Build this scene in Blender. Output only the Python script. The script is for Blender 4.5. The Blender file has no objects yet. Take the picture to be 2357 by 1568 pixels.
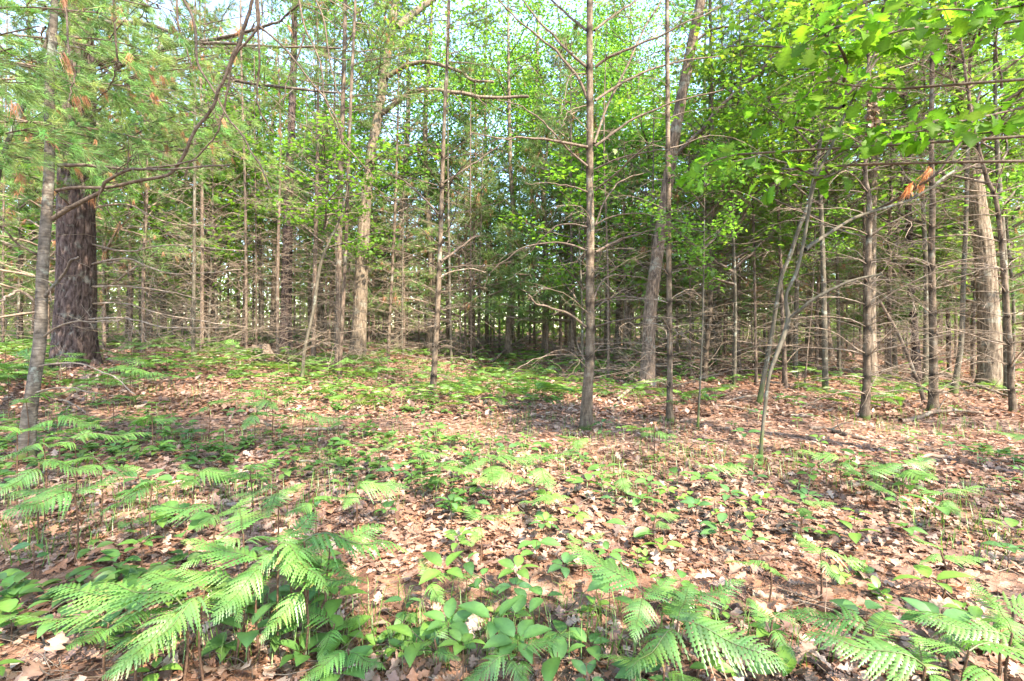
import bpy, math, random
import numpy as np
from mathutils import Vector, Matrix

rng = np.random.default_rng(7)
C = bpy.context.scene.collection
SC = bpy.context.scene
PI = math.pi

# ------------------------------------------------------------------ camera, sky, sun, exposure
H_CAM = 1.35
FPX = 480.0                                   # focal length in pixels of a 1024 px wide frame
cam_data = bpy.data.cameras.new('camera')
cam_data.sensor_width = 36.0
cam_data.lens = 36.0 * FPX / 1024.0
cam_data.shift_y = -14.5 / 1024.0                # a slightly lowered frame: the horizon sits above the middle
cam_data.clip_start = 0.05
cam_data.clip_end = 2000.0
cam = bpy.data.objects.new('camera', cam_data)
C.objects.link(cam)
cam.location = (0, 0, H_CAM)
cam.rotation_euler = (PI / 2, 0, 0)
SC.camera = cam

SUN_AZ = math.radians(140)                     # from straight ahead (+Y) towards the right (+X)
SUN_EL = math.radians(47)
world = bpy.data.worlds.new('World')
SC.world = world
world.use_nodes = True
wn = world.node_tree
wn.nodes.clear()
sky = wn.nodes.new('ShaderNodeTexSky')
sky.sky_type = 'NISHITA'
sky.sun_disc = False
sky.sun_elevation = SUN_EL
sky.sun_rotation = SUN_AZ
sky.air_density = 1.0
sky.dust_density = 0.5
sky.ozone_density = 1.2
bg = wn.nodes.new('ShaderNodeBackground')
bg.inputs['Strength'].default_value = 0.15
wo = wn.nodes.new('ShaderNodeOutputWorld')
wn.links.new(sky.outputs[0], bg.inputs['Color'])
wn.links.new(bg.outputs[0], wo.inputs['Surface'])

sun_data = bpy.data.lights.new('sun', 'SUN')
sun_data.energy = 3.1
sun_data.angle = math.radians(0.55)
sun_data.color = (1.0, 0.93, 0.82)
sun = bpy.data.objects.new('sun', sun_data)
C.objects.link(sun)
to_sun = Vector((math.sin(SUN_AZ) * math.cos(SUN_EL), math.cos(SUN_AZ) * math.cos(SUN_EL), math.sin(SUN_EL)))
sun.rotation_euler = to_sun.to_track_quat('Z', 'Y').to_euler()
sun.location = to_sun * 60

SC.view_settings.view_transform = 'Standard'
SC.view_settings.look = 'None'
SC.view_settings.gamma = 1.0
SC.view_settings.exposure = 3.02
SC.view_settings.use_curve_mapping = False
SC.view_settings.use_white_balance = True
SC.view_settings.white_balance_temperature = 6900
SC.view_settings.white_balance_tint = 10
SC.render.engine = 'CYCLES'
SC.cycles.max_bounces = 10
SC.cycles.diffuse_bounces = 9
SC.cycles.glossy_bounces = 2
SC.cycles.transmission_bounces = 4
SC.cycles.transparent_max_bounces = 4
SC.cycles.use_denoising = True
SC.cycles.caustics_reflective = False
SC.cycles.caustics_refractive = False

# ------------------------------------------------------------------ small maths
def U(a, b):
    return float(rng.uniform(a, b))

def sm(a, b, x):
    t = np.clip((np.asarray(x, float) - a) / (b - a), 0, 1)
    return t * t * (3 - 2 * t)

def vnoise(p, seed=0):
    p = np.asarray(p, float)
    i = np.floor(p).astype(np.int64)
    f = p - i
    f = f * f * (3 - 2 * f)
    def h(a, b, c):
        n = (a * 374761393 + b * 668265263 + c * 2147483647 + seed * 974634777) & 0xffffffff
        n = ((n ^ (n >> 13)) * 1274126177) & 0xffffffff
        n = n ^ (n >> 16)
        return (n & 0xffff) / 65535.0
    r = 0
    for dx in (0, 1):
        wx = f[..., 0] if dx else 1 - f[..., 0]
        for dy in (0, 1):
            wy = f[..., 1] if dy else 1 - f[..., 1]
            for dz in (0, 1):
                wz = f[..., 2] if dz else 1 - f[..., 2]
                r = r + wx * wy * wz * h(i[..., 0] + dx, i[..., 1] + dy, i[..., 2] + dz)
    return r

def fbm(p, octaves=3, seed=0):
    p = np.asarray(p, float)
    a, s, t = 1.0, 0.0, 0.0
    for k in range(octaves):
        s = s + a * vnoise(p * (2.03 ** k), seed + k)
        t += a
        a *= 0.5
    return s / t

def ground_z(x, y):
    x = np.asarray(x, float); y = np.asarray(y, float)
    z = 0.55 * sm(1.5, 9.5, -x) * sm(3.5, 10.5, y)
    z = z + 0.45 * sm(9, 48, y) * (1 - 0.75 * sm(3, 20, x))
    p = np.stack([x * 0.55, y * 0.55, x * 0], -1)
    z = z + 0.16 * (fbm(p, 3, 5) - 0.5) * sm(0.5, 4, np.hypot(x, y))
    return z

def gz(x, y):
    return float(ground_z(x, y))

PS = 2357.0 / 1024.0
def at(u, v, Y):
    """a point at distance Y seen at (u, v) of the 2357 px wide view of the photograph"""
    return np.array([(u / PS - 512.0) / FPX * Y, Y, H_CAM - (v / PS - 326.0) / FPX * Y])

def on_ground(u, v, ymax=60.0):
    Y = 1.2
    while Y < ymax:
        p = at(u, v, Y)
        if p[2] <= gz(p[0], p[1]):
            return p
        Y += 0.03
    p = at(u, v, ymax)
    return p

def to_px(p):
    return (512 + FPX * p[0] / p[1]) * PS, (326.0 - FPX * (p[2] - H_CAM) / p[1]) * PS

def norm(v):
    v = np.asarray(v, float)
    return v / np.maximum(np.linalg.norm(v, axis=-1, keepdims=True), 1e-9)

# ------------------------------------------------------------------ mesh building
class MB:
    def __init__(self):
        self.v, self.f3, self.f4, self.c, self.n = [], [], [], [], 0
    def add(self, V, F, col=None):
        V = np.asarray(V, float).reshape(-1, 3); F = np.asarray(F, np.int64)
        if F.shape[1] == 3: self.f3.append(F + self.n)
        else: self.f4.append(F + self.n)
        self.v.append(V)
        if col is None: col = np.ones(3)
        col = np.asarray(col, float)
        if col.ndim == 1: col = np.repeat(col[None], len(V), 0)
        self.c.append(col)
        self.n += len(V)
        return self
    def mesh(self, name, mat, smooth=True):
        V = np.concatenate(self.v).astype(np.float32)
        me = bpy.data.meshes.new(name)
        f3 = np.concatenate(self.f3) if self.f3 else np.zeros((0, 3), np.int64)
        f4 = np.concatenate(self.f4) if self.f4 else np.zeros((0, 4), np.int64)
        me.vertices.add(len(V)); me.vertices.foreach_set('co', V.ravel())
        loops = np.concatenate([f3.ravel(), f4.ravel()]).astype(np.int32)
        n = len(f3) + len(f4)
        starts = np.concatenate([np.arange(len(f3)) * 3, len(f3) * 3 + np.arange(len(f4)) * 4]).astype(np.int32)
        me.loops.add(len(loops)); me.loops.foreach_set('vertex_index', loops)
        me.polygons.add(n); me.polygons.foreach_set('loop_start', starts)
        me.polygons.foreach_set('use_smooth', np.full(n, smooth))
        me.update(calc_edges=True)
        c = np.concatenate(self.c)
        a = me.color_attributes.new('tint', 'FLOAT_COLOR', 'POINT')
        a.data.foreach_set('color', np.concatenate([c, np.ones((len(c), 1))], 1).astype(np.float32).ravel())
        me.materials.append(mat)
        return me

def obj(name, me, parent=None, loc=(0, 0, 0), rot=(0, 0, 0), scale=(1, 1, 1), kind=None, label=None):
    o = bpy.data.objects.new(name, me)
    C.objects.link(o)
    o.location = loc; o.rotation_euler = rot
    o.scale = (scale,) * 3 if isinstance(scale, (int, float)) else scale
    if parent is not None: o.parent = parent
    if kind: o['kind'] = kind
    if label: o['label'] = label
    return o

def tag(o, label, cat, group=None):
    o['label'] = label; o['category'] = cat
    if group: o['group'] = group
    return o

def thing(name, loc, label, cat, group=None, rotz=0.0, scale=1.0):
    o = bpy.data.objects.new(name, None)
    C.objects.link(o)
    o.empty_display_size = 0.1
    o.location = loc; o.rotation_euler = (0, 0, rotz); o.scale = (scale,) * 3
    return tag(o, label, cat, group)

def tube(mb, P, R, sides=5, col=None, cap=True):
    P = np.asarray(P, float); R = np.asarray(R, float); k = len(P)
    T = np.gradient(P, axis=0); T = norm(T)
    ref = np.array([0, 0, 1.0]) if abs(T[0, 2]) < 0.8 else np.array([1.0, 0, 0])
    n = norm(np.cross(T[0], ref)); N = np.zeros_like(P)
    for i in range(k):
        n = n - T[i] * (n @ T[i]); n = n / max(np.linalg.norm(n), 1e-9); N[i] = n
    B = np.cross(T, N)
    a = np.arange(sides) / sides * 2 * PI
    V = P[:, None] + R[:, None, None] * (np.cos(a)[None, :, None] * N[:, None] + np.sin(a)[None, :, None] * B[:, None])
    i = np.arange(k - 1)[:, None] * sides; j = np.arange(sides)[None]; j2 = (j + 1) % sides
    F = np.stack([i + j, i + j2, i + sides + j2, i + sides + j], -1).reshape(-1, 4)
    mb.add(V, F, col)
    if cap:
        mb.add(np.concatenate([V[-1], P[-1:] + T[-1:] * R[-1] * 0.5]), np.stack([np.arange(sides), (np.arange(sides) + 1) % sides, np.full(sides, sides)], -1), col if col is None or np.asarray(col).ndim == 1 else None)
    return V

def smooth_path(P, n):
    """Catmull-Rom through the points, n samples evenly in parameter"""
    P = np.asarray(P, float)
    if len(P) == 2:
        t = np.linspace(0, 1, n)[:, None]
        return P[0] * (1 - t) + P[1] * t
    Q = np.concatenate([2 * P[:1] - P[1:2], P, 2 * P[-1:] - P[-2:-1]])
    t = np.linspace(0, len(P) - 1 - 1e-6, n); i = t.astype(int); f = (t - i)[:, None]
    a, b, c, d = Q[i], Q[i + 1], Q[i + 2], Q[i + 3]
    return 0.5 * (2 * b + (c - a) * f + (2 * a - 5 * b + 4 * c - d) * f ** 2 + (3 * b - a - 3 * c + d) * f ** 3)

def frames(x, up):
    x = norm(x); y = norm(np.cross(up, x)); z = np.cross(x, y)
    return np.stack([x, y, z], -1)

def scatter(mb, tmpl, R, S, P, col):
    tv, tf = tmpl
    V = np.einsum('nij,kj->nki', R, tv) * np.asarray(S)[:, None, None] + P[:, None]
    F = (tf[None] + (np.arange(len(P)) * len(tv))[:, None, None]).reshape(-1, tf.shape[1])
    c = np.repeat(np.asarray(col), len(tv), 0) if np.asarray(col).ndim == 2 else col
    mb.add(V, F, c)

def half_leaf(xs, ys, fold=0.25, curl=0.2, wave=0.0):
    """a leaf from half its outline: midrib plus both edges, folded along the rib and curled"""
    xs = np.asarray(xs, float); ys = np.asarray(ys, float); n = len(xs)
    z = -curl * (xs - 0.3) ** 2
    mid = np.stack([xs, ys * 0, z], -1)
    w = wave * np.sin(np.arange(n) * 2.1)
    l = np.stack([xs, ys, z + fold * ys + w], -1); r = np.stack([xs, -ys, z + fold * ys - w], -1)
    V = np.concatenate([mid, l, r])
    i = np.arange(n - 1)
    F = np.concatenate([np.stack([i, i + 1, n + i + 1, n + i], -1), np.stack([i + 1, i, 2 * n + i, 2 * n + i + 1], -1)])
    return V, F

DIAMOND = (np.array([[0, 0, 0], [.42, .30, .07], [1, 0, -.06], [.42, -.30, .07]]), np.array([[0, 2, 1], [0, 3, 2]]))
OVATE = half_leaf([0, .12, .35, .6, .82, 1], [.02, .17, .27, .25, .13, 0], 0.25, 0.35)
ROUND = half_leaf([0, .12, .4, .7, .9, 1], [.03, .2, .31, .29, .16, 0], 0.2, 0.25)
LANCE = half_leaf([0, .3, .7, 1], [.05, .13, .11, 0], 0.15, 0.2)
MAPLE = (lambda a: (np.concatenate([[[.30, 0, 0]], np.array([[0, 0, 0], [.05, .30, .05], [.35, .46, -.03], [.42, .24, .06], [.72, .34, -.02], [.70, .14, .05], [1, 0, -.10],
        [.70, -.14, .05], [.72, -.34, -.02], [.42, -.24, .06], [.35, -.46, -.03], [.05, -.30, .05]])]), np.array([[0, i, i % 12 + 1] for i in range(1, 13)])))(0)
OAK_X = [0, .10, .17, .24, .30, .37, .43, .50, .57, .63, .70, .77, .84, .92, 1]
OAK_Y = [.012, .05, .17, .20, .10, .12, .30, .33, .17, .19, .36, .31, .15, .12, 0]
OAKFULL_Y = [.012, .09, .20, .23, .16, .19, .33, .37, .25, .28, .41, .33, .20, .14, 0]
OAK_LOW = half_leaf([0, .18, .32, .47, .60, .74, 1], [.02, .18, .09, .30, .15, .30, 0], 0.2, 0.3)

# ------------------------------------------------------------------ materials
def new_mat(name):
    m = bpy.data.materials.new(name); m.use_nodes = True
    nt = m.node_tree; nt.nodes.clear()
    out = nt.nodes.new('ShaderNodeOutputMaterial')
    return m, nt, out

def nd(nt, t, **kw):
    n = nt.nodes.new(t)
    for k, v in kw.items():
        if k in n.inputs: n.inputs[k].default_value = v
        else: setattr(n, k, v)
    return n

def leaf_material(name, trans=0.42, boost=(1.5, 1.55, 0.9), gloss=0.05, vary=0.18):
    m, nt, out = new_mat(name)
    L = nt.links.new
    a = nd(nt, 'ShaderNodeVertexColor', layer_name='tint')
    oi = nd(nt, 'ShaderNodeObjectInfo')
    mr = nd(nt, 'ShaderNodeMapRange'); mr.inputs['To Min'].default_value = 1 - vary; mr.inputs['To Max'].default_value = 1 + vary
    L(oi.outputs['Random'], mr.inputs['Value'])
    tc = nd(nt, 'ShaderNodeTexCoord'); nz = nd(nt, 'ShaderNodeTexNoise', Scale=9.0)
    L(tc.outputs['Object'], nz.inputs['Vector'])
    mr2 = nd(nt, 'ShaderNodeMapRange'); mr2.inputs['To Min'].default_value = 0.8; mr2.inputs['To Max'].default_value = 1.2
    L(nz.outputs['Fac'], mr2.inputs['Value'])
    mm = nd(nt, 'ShaderNodeMath', operation='MULTIPLY'); L(mr.outputs[0], mm.inputs[0]); L(mr2.outputs[0], mm.inputs[1])
    hsv = nd(nt, 'ShaderNodeHueSaturation'); L(a.outputs['Color'], hsv.inputs['Color']); L(mm.outputs[0], hsv.inputs['Value'])
    d = nd(nt, 'ShaderNodeBsdfDiffuse'); L(hsv.outputs[0], d.inputs['Color'])
    mul = nd(nt, 'ShaderNodeMixRGB', blend_type='MULTIPLY'); mul.inputs['Fac'].default_value = 1; mul.inputs['Color2'].default_value = (*boost, 1)
    L(hsv.outputs[0], mul.inputs['Color1'])
    t = nd(nt, 'ShaderNodeBsdfTranslucent'); L(mul.outputs[0], t.inputs['Color'])
    mx = nd(nt, 'ShaderNodeMixShader'); mx.inputs[0].default_value = trans
    L(d.outputs[0], mx.inputs[1]); L(t.outputs[0], mx.inputs[2])
    g = nd(nt, 'ShaderNodeBsdfGlossy', Roughness=0.45); g.inputs['Color'].default_value = (1, 1, 1, 1)
    mg = nd(nt, 'ShaderNodeMixShader'); mg.inputs[0].default_value = gloss
    L(mx.outputs[0], mg.inputs[1]); L(g.outputs[0], mg.inputs[2])
    L(mg.outputs[0], out.inputs['Surface'])
    return m

def bark_material(name, c1, c2, c3, scale=(14, 14, 3), band=0.0, bump=0.5, moss=0.0, lichen=0.0):
    m, nt, out = new_mat(name)
    L = nt.links.new
    tc = nd(nt, 'ShaderNodeTexCoord')
    mp = nd(nt, 'ShaderNodeMapping'); mp.inputs['Scale'].default_value = scale
    L(tc.outputs['Object'], mp.inputs['Vector'])
    n1 = nd(nt, 'ShaderNodeTexNoise', Scale=1.0, Detail=6.0, Roughness=0.65); L(mp.outputs[0], n1.inputs['Vector'])
    r = nd(nt, 'ShaderNodeValToRGB')
    r.color_ramp.elements[0].position = 0.34; r.color_ramp.elements[0].color = (*c1, 1)
    r.color_ramp.elements[1].position = 0.66; r.color_ramp.elements[1].color = (*c3, 1)
    e = r.color_ramp.elements.new(0.5); e.color = (*c2, 1)
    L(n1.outputs['Fac'], r.inputs['Fac'])
    col = r.outputs[0]
    hgt = n1.outputs['Fac']
    if band:
        mp2 = nd(nt, 'ShaderNodeMapping'); mp2.inputs['Scale'].default_value = (11, 11, 55)
        L(tc.outputs['Object'], mp2.inputs['Vector'])
        n2 = nd(nt, 'ShaderNodeTexNoise', Scale=1.0, Detail=3.0); L(mp2.outputs[0], n2.inputs['Vector'])
        r2 = nd(nt, 'ShaderNodeValToRGB'); r2.color_ramp.elements[0].position = 0.36; r2.color_ramp.elements[1].position = 0.55
        r2.color_ramp.elements[0].color = (1 - band, 1 - band, 1 - band, 1)
        L(n2.outputs['Fac'], r2.inputs['Fac'])
        mb_ = nd(nt, 'ShaderNodeMixRGB', blend_type='MULTIPLY'); mb_.inputs['Fac'].default_value = 1
        L(col, mb_.inputs['Color1']); L(r2.outputs[0], mb_.inputs['Color2']); col = mb_.outputs[0]
        hgt = n2.outputs['Fac']
    if lichen:
        n3 = nd(nt, 'ShaderNodeTexNoise', Scale=3.2, Detail=5.0, Roughness=0.7); L(tc.outputs['Object'], n3.inputs['Vector'])
        r3 = nd(nt, 'ShaderNodeValToRGB'); r3.color_ramp.elements[0].position = 0.56; r3.color_ramp.elements[1].position = 0.64
        L(n3.outputs['Fac'], r3.inputs['Fac'])
        ml = nd(nt, 'ShaderNodeMixRGB'); ml.inputs['Color2'].default_value = (0.30, 0.32, 0.26, 1)
        mlf = nd(nt, 'ShaderNodeMath', operation='MULTIPLY'); mlf.inputs[1].default_value = lichen
        L(r3.outputs[0], mlf.inputs[0]); L(mlf.outputs[0], ml.inputs['Fac']); L(col, ml.inputs['Color1']); col = ml.outputs[0]
    if moss:
        sx = nd(nt, 'ShaderNodeSeparateXYZ'); L(tc.outputs['Object'], sx.inputs[0])
        n4 = nd(nt, 'ShaderNodeTexNoise', Scale=7.0, Detail=4.0); L(tc.outputs['Object'], n4.inputs['Vector'])
        ma = nd(nt, 'ShaderNodeMath', operation='MULTIPLY_ADD'); ma.inputs[1].default_value = -1.2 / moss; ma.inputs[2].default_value = 0.62
        L(sx.outputs['Z'], ma.inputs[0])
        ad = nd(nt, 'ShaderNodeMath', operation='ADD'); L(ma.outputs[0], ad.inputs[0]); L(n4.outputs['Fac'], ad.inputs[1])
        r4 = nd(nt, 'ShaderNodeValToRGB'); r4.color_ramp.elements[0].position = 0.62; r4.color_ramp.elements[1].position = 0.95
        L(ad.outputs[0], r4.inputs['Fac'])
        mo = nd(nt, 'ShaderNodeMixRGB'); mo.inputs['Color2'].default_value = (0.075, 0.10, 0.025, 1)
        L(r4.outputs[0], mo.inputs['Fac']); L(col, mo.inputs['Color1']); col = mo.outputs[0]
    vc = nd(nt, 'ShaderNodeVertexColor', layer_name='tint')
    mv = nd(nt, 'ShaderNodeMixRGB', blend_type='MULTIPLY'); mv.inputs['Fac'].default_value = 1
    L(col, mv.inputs['Color1']); L(vc.outputs['Color'], mv.inputs['Color2'])
    bs = nd(nt, 'ShaderNodeBsdfPrincipled', Roughness=0.9); bs.inputs['Specular IOR Level'].default_value = 0.15
    L(mv.outputs[0], bs.inputs['Base Color'])
    b = nd(nt, 'ShaderNodeBump', Strength=bump, Distance=0.012); L(hgt, b.inputs['Height']); L(b.outputs[0], bs.inputs['Normal'])
    L(bs.outputs[0], out.inputs['Surface'])
    return m

def litter_material():
    m, nt, out = new_mat('leaf_litter_ground')
    L = nt.links.new
    tc = nd(nt, 'ShaderNodeTexCoord')
    v = nd(nt, 'ShaderNodeTexVoronoi', Scale=13.0); v.inputs['Randomness'].default_value = 1
    nz = nd(nt, 'ShaderNodeTexNoise', Scale=7.0, Detail=6.0, Roughness=0.7)
    L(tc.outputs['Object'], nz.inputs['Vector'])
    mx = nd(nt, 'ShaderNodeMixRGB', blend_type='ADD'); mx.inputs['Fac'].default_value = 0.25
    L(tc.outputs['Object'], mx.inputs['Color1']); L(nz.outputs['Color'], mx.inputs['Color2'])
    L(mx.outputs[0], v.inputs['Vector'])
    sp = nd(nt, 'ShaderNodeSeparateColor'); L(v.outputs['Color'], sp.inputs[0])
    r = nd(nt, 'ShaderNodeValToRGB')
    els = r.color_ramp.elements
    els[0].position = 0.0; els[0].color = (0.11, 0.065, 0.045, 1)
    els[1].position = 1.0; els[1].color = (0.40, 0.27, 0.19, 1)
    for p, c in ((0.3, (0.20, 0.115, 0.075, 1)), (0.6, (0.28, 0.17, 0.115, 1)), (0.8, (0.34, 0.22, 0.15, 1))):
        e = els.new(p); e.color = c
    L(sp.outputs[0], r.inputs['Fac'])
    n2 = nd(nt, 'ShaderNodeTexNoise', Scale=0.8, Detail=4.0); L(tc.outputs['Object'], n2.inputs['Vector'])
    r2 = nd(nt, 'ShaderNodeValToRGB'); r2.color_ramp.elements[0].position = 0.35; r2.color_ramp.elements[1].position = 0.65
    r2.color_ramp.elements[0].color = (0.62, 0.5, 0.45, 1)
    L(n2.outputs['Fac'], r2.inputs['Fac'])
    mm = nd(nt, 'ShaderNodeMixRGB', blend_type='MULTIPLY'); mm.inputs['Fac'].default_value = 1
    L(r.outputs[0], mm.inputs['Color1']); L(r2.outputs[0], mm.inputs['Color2'])
    bs = nd(nt, 'ShaderNodeBsdfPrincipled', Roughness=0.85); bs.inputs['Specular IOR Level'].default_value = 0.2
    L(mm.outputs[0], bs.inputs['Base Color'])
    b = nd(nt, 'ShaderNodeBump', Strength=0.8, Distance=0.03); L(v.outputs['Distance'], b.inputs['Height']); L(b.outputs[0], bs.inputs['Normal'])
    L(bs.outputs[0], out.inputs['Surface'])
    return m

M_LEAF = leaf_material('broad_leaf', 0.52, (1.85, 2.05, 1.0), 0.02)
M_NEEDLE = leaf_material('pine_needle', 0.25, (1.4, 1.5, 0.9), 0.02)
M_FERN = leaf_material('fern_leaf', 0.40, (1.35, 1.45, 0.8), 0.04, 0.12)
M_BIGLEAF = leaf_material('oak_leaf', 0.60, (1.5, 1.75, 0.9), 0.006, 0.22)
M_DRY = leaf_material('dry_leaf', 0.15, (1.2, 1.0, 0.8), 0.03, 0.22)
M_PINE_OLD = bark_material('furrowed_pine_bark', (0.0292, 0.0183, 0.0155), (0.0731, 0.0486, 0.0406), (0.1268, 0.0915, 0.0776), (22, 22, 7), bump=0.9, lichen=0.25)
M_PINE_YOUNG = bark_material('young_pine_bark', (0.0632, 0.0443, 0.0297), (0.1262, 0.0906, 0.0624), (0.193, 0.1476, 0.104), (26, 26, 9), band=0.25, bump=0.35, moss=0.25, lichen=0.35)
M_OAK = bark_material('oak_bark', (0.065, 0.0475, 0.0331), (0.1429, 0.1066, 0.0744), (0.2339, 0.1827, 0.1322), (30, 30, 4), bump=0.9, moss=0.5, lichen=0.3)
M_CHERRY = bark_material('cherry_bark', (0.06, 0.048, 0.037), (0.115, 0.092, 0.072), (0.17, 0.14, 0.11), (16, 16, 14), band=0.4, bump=0.5, moss=0.3, lichen=0.6)
M_MAPLE = bark_material('maple_bark', (0.0477, 0.0403, 0.0284), (0.0874, 0.0728, 0.0515), (0.1312, 0.1112, 0.0817), (26, 26, 5), bump=0.4, moss=0.9, lichen=0.6)
M_DARKTRUNK = bark_material('dark_pine_bark', (0.0588, 0.042, 0.0315), (0.1176, 0.084, 0.0609), (0.2117, 0.1522, 0.1109), (26, 26, 7), bump=0.6, lichen=0.4)  # brown bark of the trunks styled dark, also on fallen sticks
M_TWIG = bark_material('dead_twig', (0.1176, 0.0836, 0.0588), (0.1918, 0.1423, 0.1021), (0.2847, 0.229, 0.1794), (9, 9, 9), bump=0.2)
M_LIMB = bark_material('limb_bark', (0.048, 0.036, 0.028), (0.096, 0.072, 0.056), (0.176, 0.132, 0.1), (18, 18, 18), bump=0.5, lichen=0.3)
M_VINE = bark_material('brown_branch_bark', (0.06, 0.042, 0.03), (0.108, 0.078, 0.057), (0.168, 0.126, 0.096), (25, 25, 25), bump=0.4)
M_STEM = bark_material('plant_stem', (0.06, 0.03, 0.02), (0.09, 0.05, 0.03), (0.13, 0.08, 0.045), (30, 30, 30), bump=0.1)
M_WOOD = bark_material('rotten_wood', (0.09, 0.06, 0.045), (0.18, 0.13, 0.095), (0.32, 0.25, 0.19), (30, 30, 3), bump=1.0)
M_GROUND = litter_material()

# ------------------------------------------------------------------ the ground
def build_ground():
    def axis(n, far, k):
        t = np.linspace(-1, 1, n)
        return far * np.sign(t) * np.abs(t) ** k
    xs = axis(260, 260, 2.6); ys = axis(300, 320, 2.6)
    X, Y = np.meshgrid(xs, ys)
    P = np.stack([X, Y, ground_z(X, Y)], -1).reshape(-1, 3)
    P[:, 2] += 0.03 * (fbm(np.stack([P[:, 0] * 3, P[:, 1] * 3, P[:, 0] * 0], -1), 3, 21) - 0.5) * (np.hypot(P[:, 0], P[:, 1]) < 25)
    nx, ny = len(xs), len(ys)
    i = np.arange(ny - 1)[:, None] * nx; j = np.arange(nx - 1)[None]
    F = np.stack([i + j, i + j + 1, i + nx + j + 1, i + nx + j], -1).reshape(-1, 4)
    o = obj('forest_floor', MB().add(P, F).mesh('forest_floor', M_GROUND), kind='structure')
    o['label'] = 'forest floor under brown leaf litter'
build_ground()

# ------------------------------------------------------------------ branches, boughs, crowns (shared meshes)
def add_twig(mb, p0, d, L, r0, n=5, wig=0.16, droop=0.0, sides=3, col=None):
    P = [np.asarray(p0, float)]; d = norm(d)
    for k in range(n):
        d = norm(d + rng.normal(0, wig, 3) + np.array([0, 0, -droop]))
        P.append(P[-1] + d * L / n)
    P = np.array(P); R = np.linspace(r0, r0 * 0.28, n + 1)
    tube(mb, P, R, sides, col, cap=False)
    return P

def branch_arrays(mb, p0, d, L, r0, twigs=8, sub=2, col=None, droop=0.02, wig=0.09, sides=4, tw_len=0.38, r_min=0.0019):
    """one branch with side twigs; returns the points of the twig tips"""
    P = add_twig(mb, p0, d, L, r0, 9, wig, droop, sides, col)
    ends = [P[-1]]
    for k in range(twigs):
        t = U(0.18, 0.97); i = min(int(t * 9), 8); f = t * 9 - i
        q = P[i] * (1 - f) + P[i + 1] * f
        ax = norm(P[min(i + 1, 9)] - P[i])
        side = norm(np.cross(ax, [0, 0, 1.0])) * (1 if rng.random() < .5 else -1)
        dd = ax * U(.35, 1.0) + side * U(.5, 1.0) + np.array([0, 0, U(-.35, .3)])
        l = L * tw_len * U(.5, 1.2) * (1.1 - 0.6 * t)
        r = max(r_min, r0 * 0.36 * (1 - .5 * t))
        Q = add_twig(mb, q, dd, l, r, 5, 0.22, droop, 3, col)
        ends.append(Q[-1])
        for s in range(sub):
            j = rng.integers(1, 5)
            dd2 = norm(Q[j] - Q[j - 1]) + rng.normal(0, 0.6, 3)
            Q2 = add_twig(mb, Q[j], dd2, l * U(.3, .6), r * 0.65, 4, 0.25, droop, 3, col)
            ends.append(Q2[-1])
    return np.array(ends)

DEAD_BRANCH = []
for k in range(10):
    mb = MB()
    branch_arrays(mb, (0, 0, 0), (1, 0, U(.0, .6)), U(.9, 1.5), 0.0075, twigs=9, sub=2, droop=0.06, wig=0.13, tw_len=.42)
    DEAD_BRANCH.append(mb.mesh('dead_branch', M_TWIG))
BARE_BRANCH = []                              # longer, rising, darker: living limbs below the needles
for k in range(8):
    mb = MB()
    branch_arrays(mb, (0, 0, 0), (1, 0, U(.3, .7)), 2.0, 0.016, twigs=9, sub=2, droop=0.02, wig=0.07)
    BARE_BRANCH.append(mb.mesh('bare_branch', M_VINE))

def needle_cols(n, dead=0.05, bright=1.0, dry=None):
    base = np.array([0.11, 0.19, 0.052]) * bright
    c = base[None] * rng.uniform(0.65, 1.45, (n, 1)) * rng.normal(1, 0.06, (n, 3))
    c[:, 0] *= rng.uniform(.8, 1.35, n)
    k = rng.random(n) < dead
    c[k] = np.array([0.34, 0.15, 0.075]) * rng.uniform(.7, 1.25, (k.sum(), 1))
    return np.clip(c, 0.005, 1)

def add_tufts(mb, P, D, per=14, L=0.11, w=0.004, dead=0.05, bright=1.0, spread=0.75):
    n = len(P)
    c = needle_cols(n, dead, bright)
    deadk = c[:, 0] > c[:, 1]
    d = norm(np.repeat(D, per, 0) + rng.normal(0, spread, (n * per, 3)) + np.array([0, 0, .08]))
    dk = np.repeat(deadk, per)
    d[dk] = norm(d[dk] * 0.5 + np.array([0, 0, -1.0]))
    p = np.repeat(P, per, 0) + rng.normal(0, L * 0.1, (n * per, 3))
    l = L * rng.uniform(.65, 1.2, (n * per, 1))
    s = norm(np.cross(d, rng.normal(0, 1, (n * per, 3)))) * w * 0.5
    V = np.stack([p - s, p + s, p + d * l + np.array([0, 0, -1]) * l * rng.uniform(0, .22, (n * per, 1))], 1).reshape(-1, 3)
    F = np.arange(n * per * 3).reshape(-1, 3)
    mb.add(V, F, np.repeat(np.repeat(c, per, 0) * rng.uniform(.8, 1.2, (n * per, 1)), 3, 0))

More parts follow.
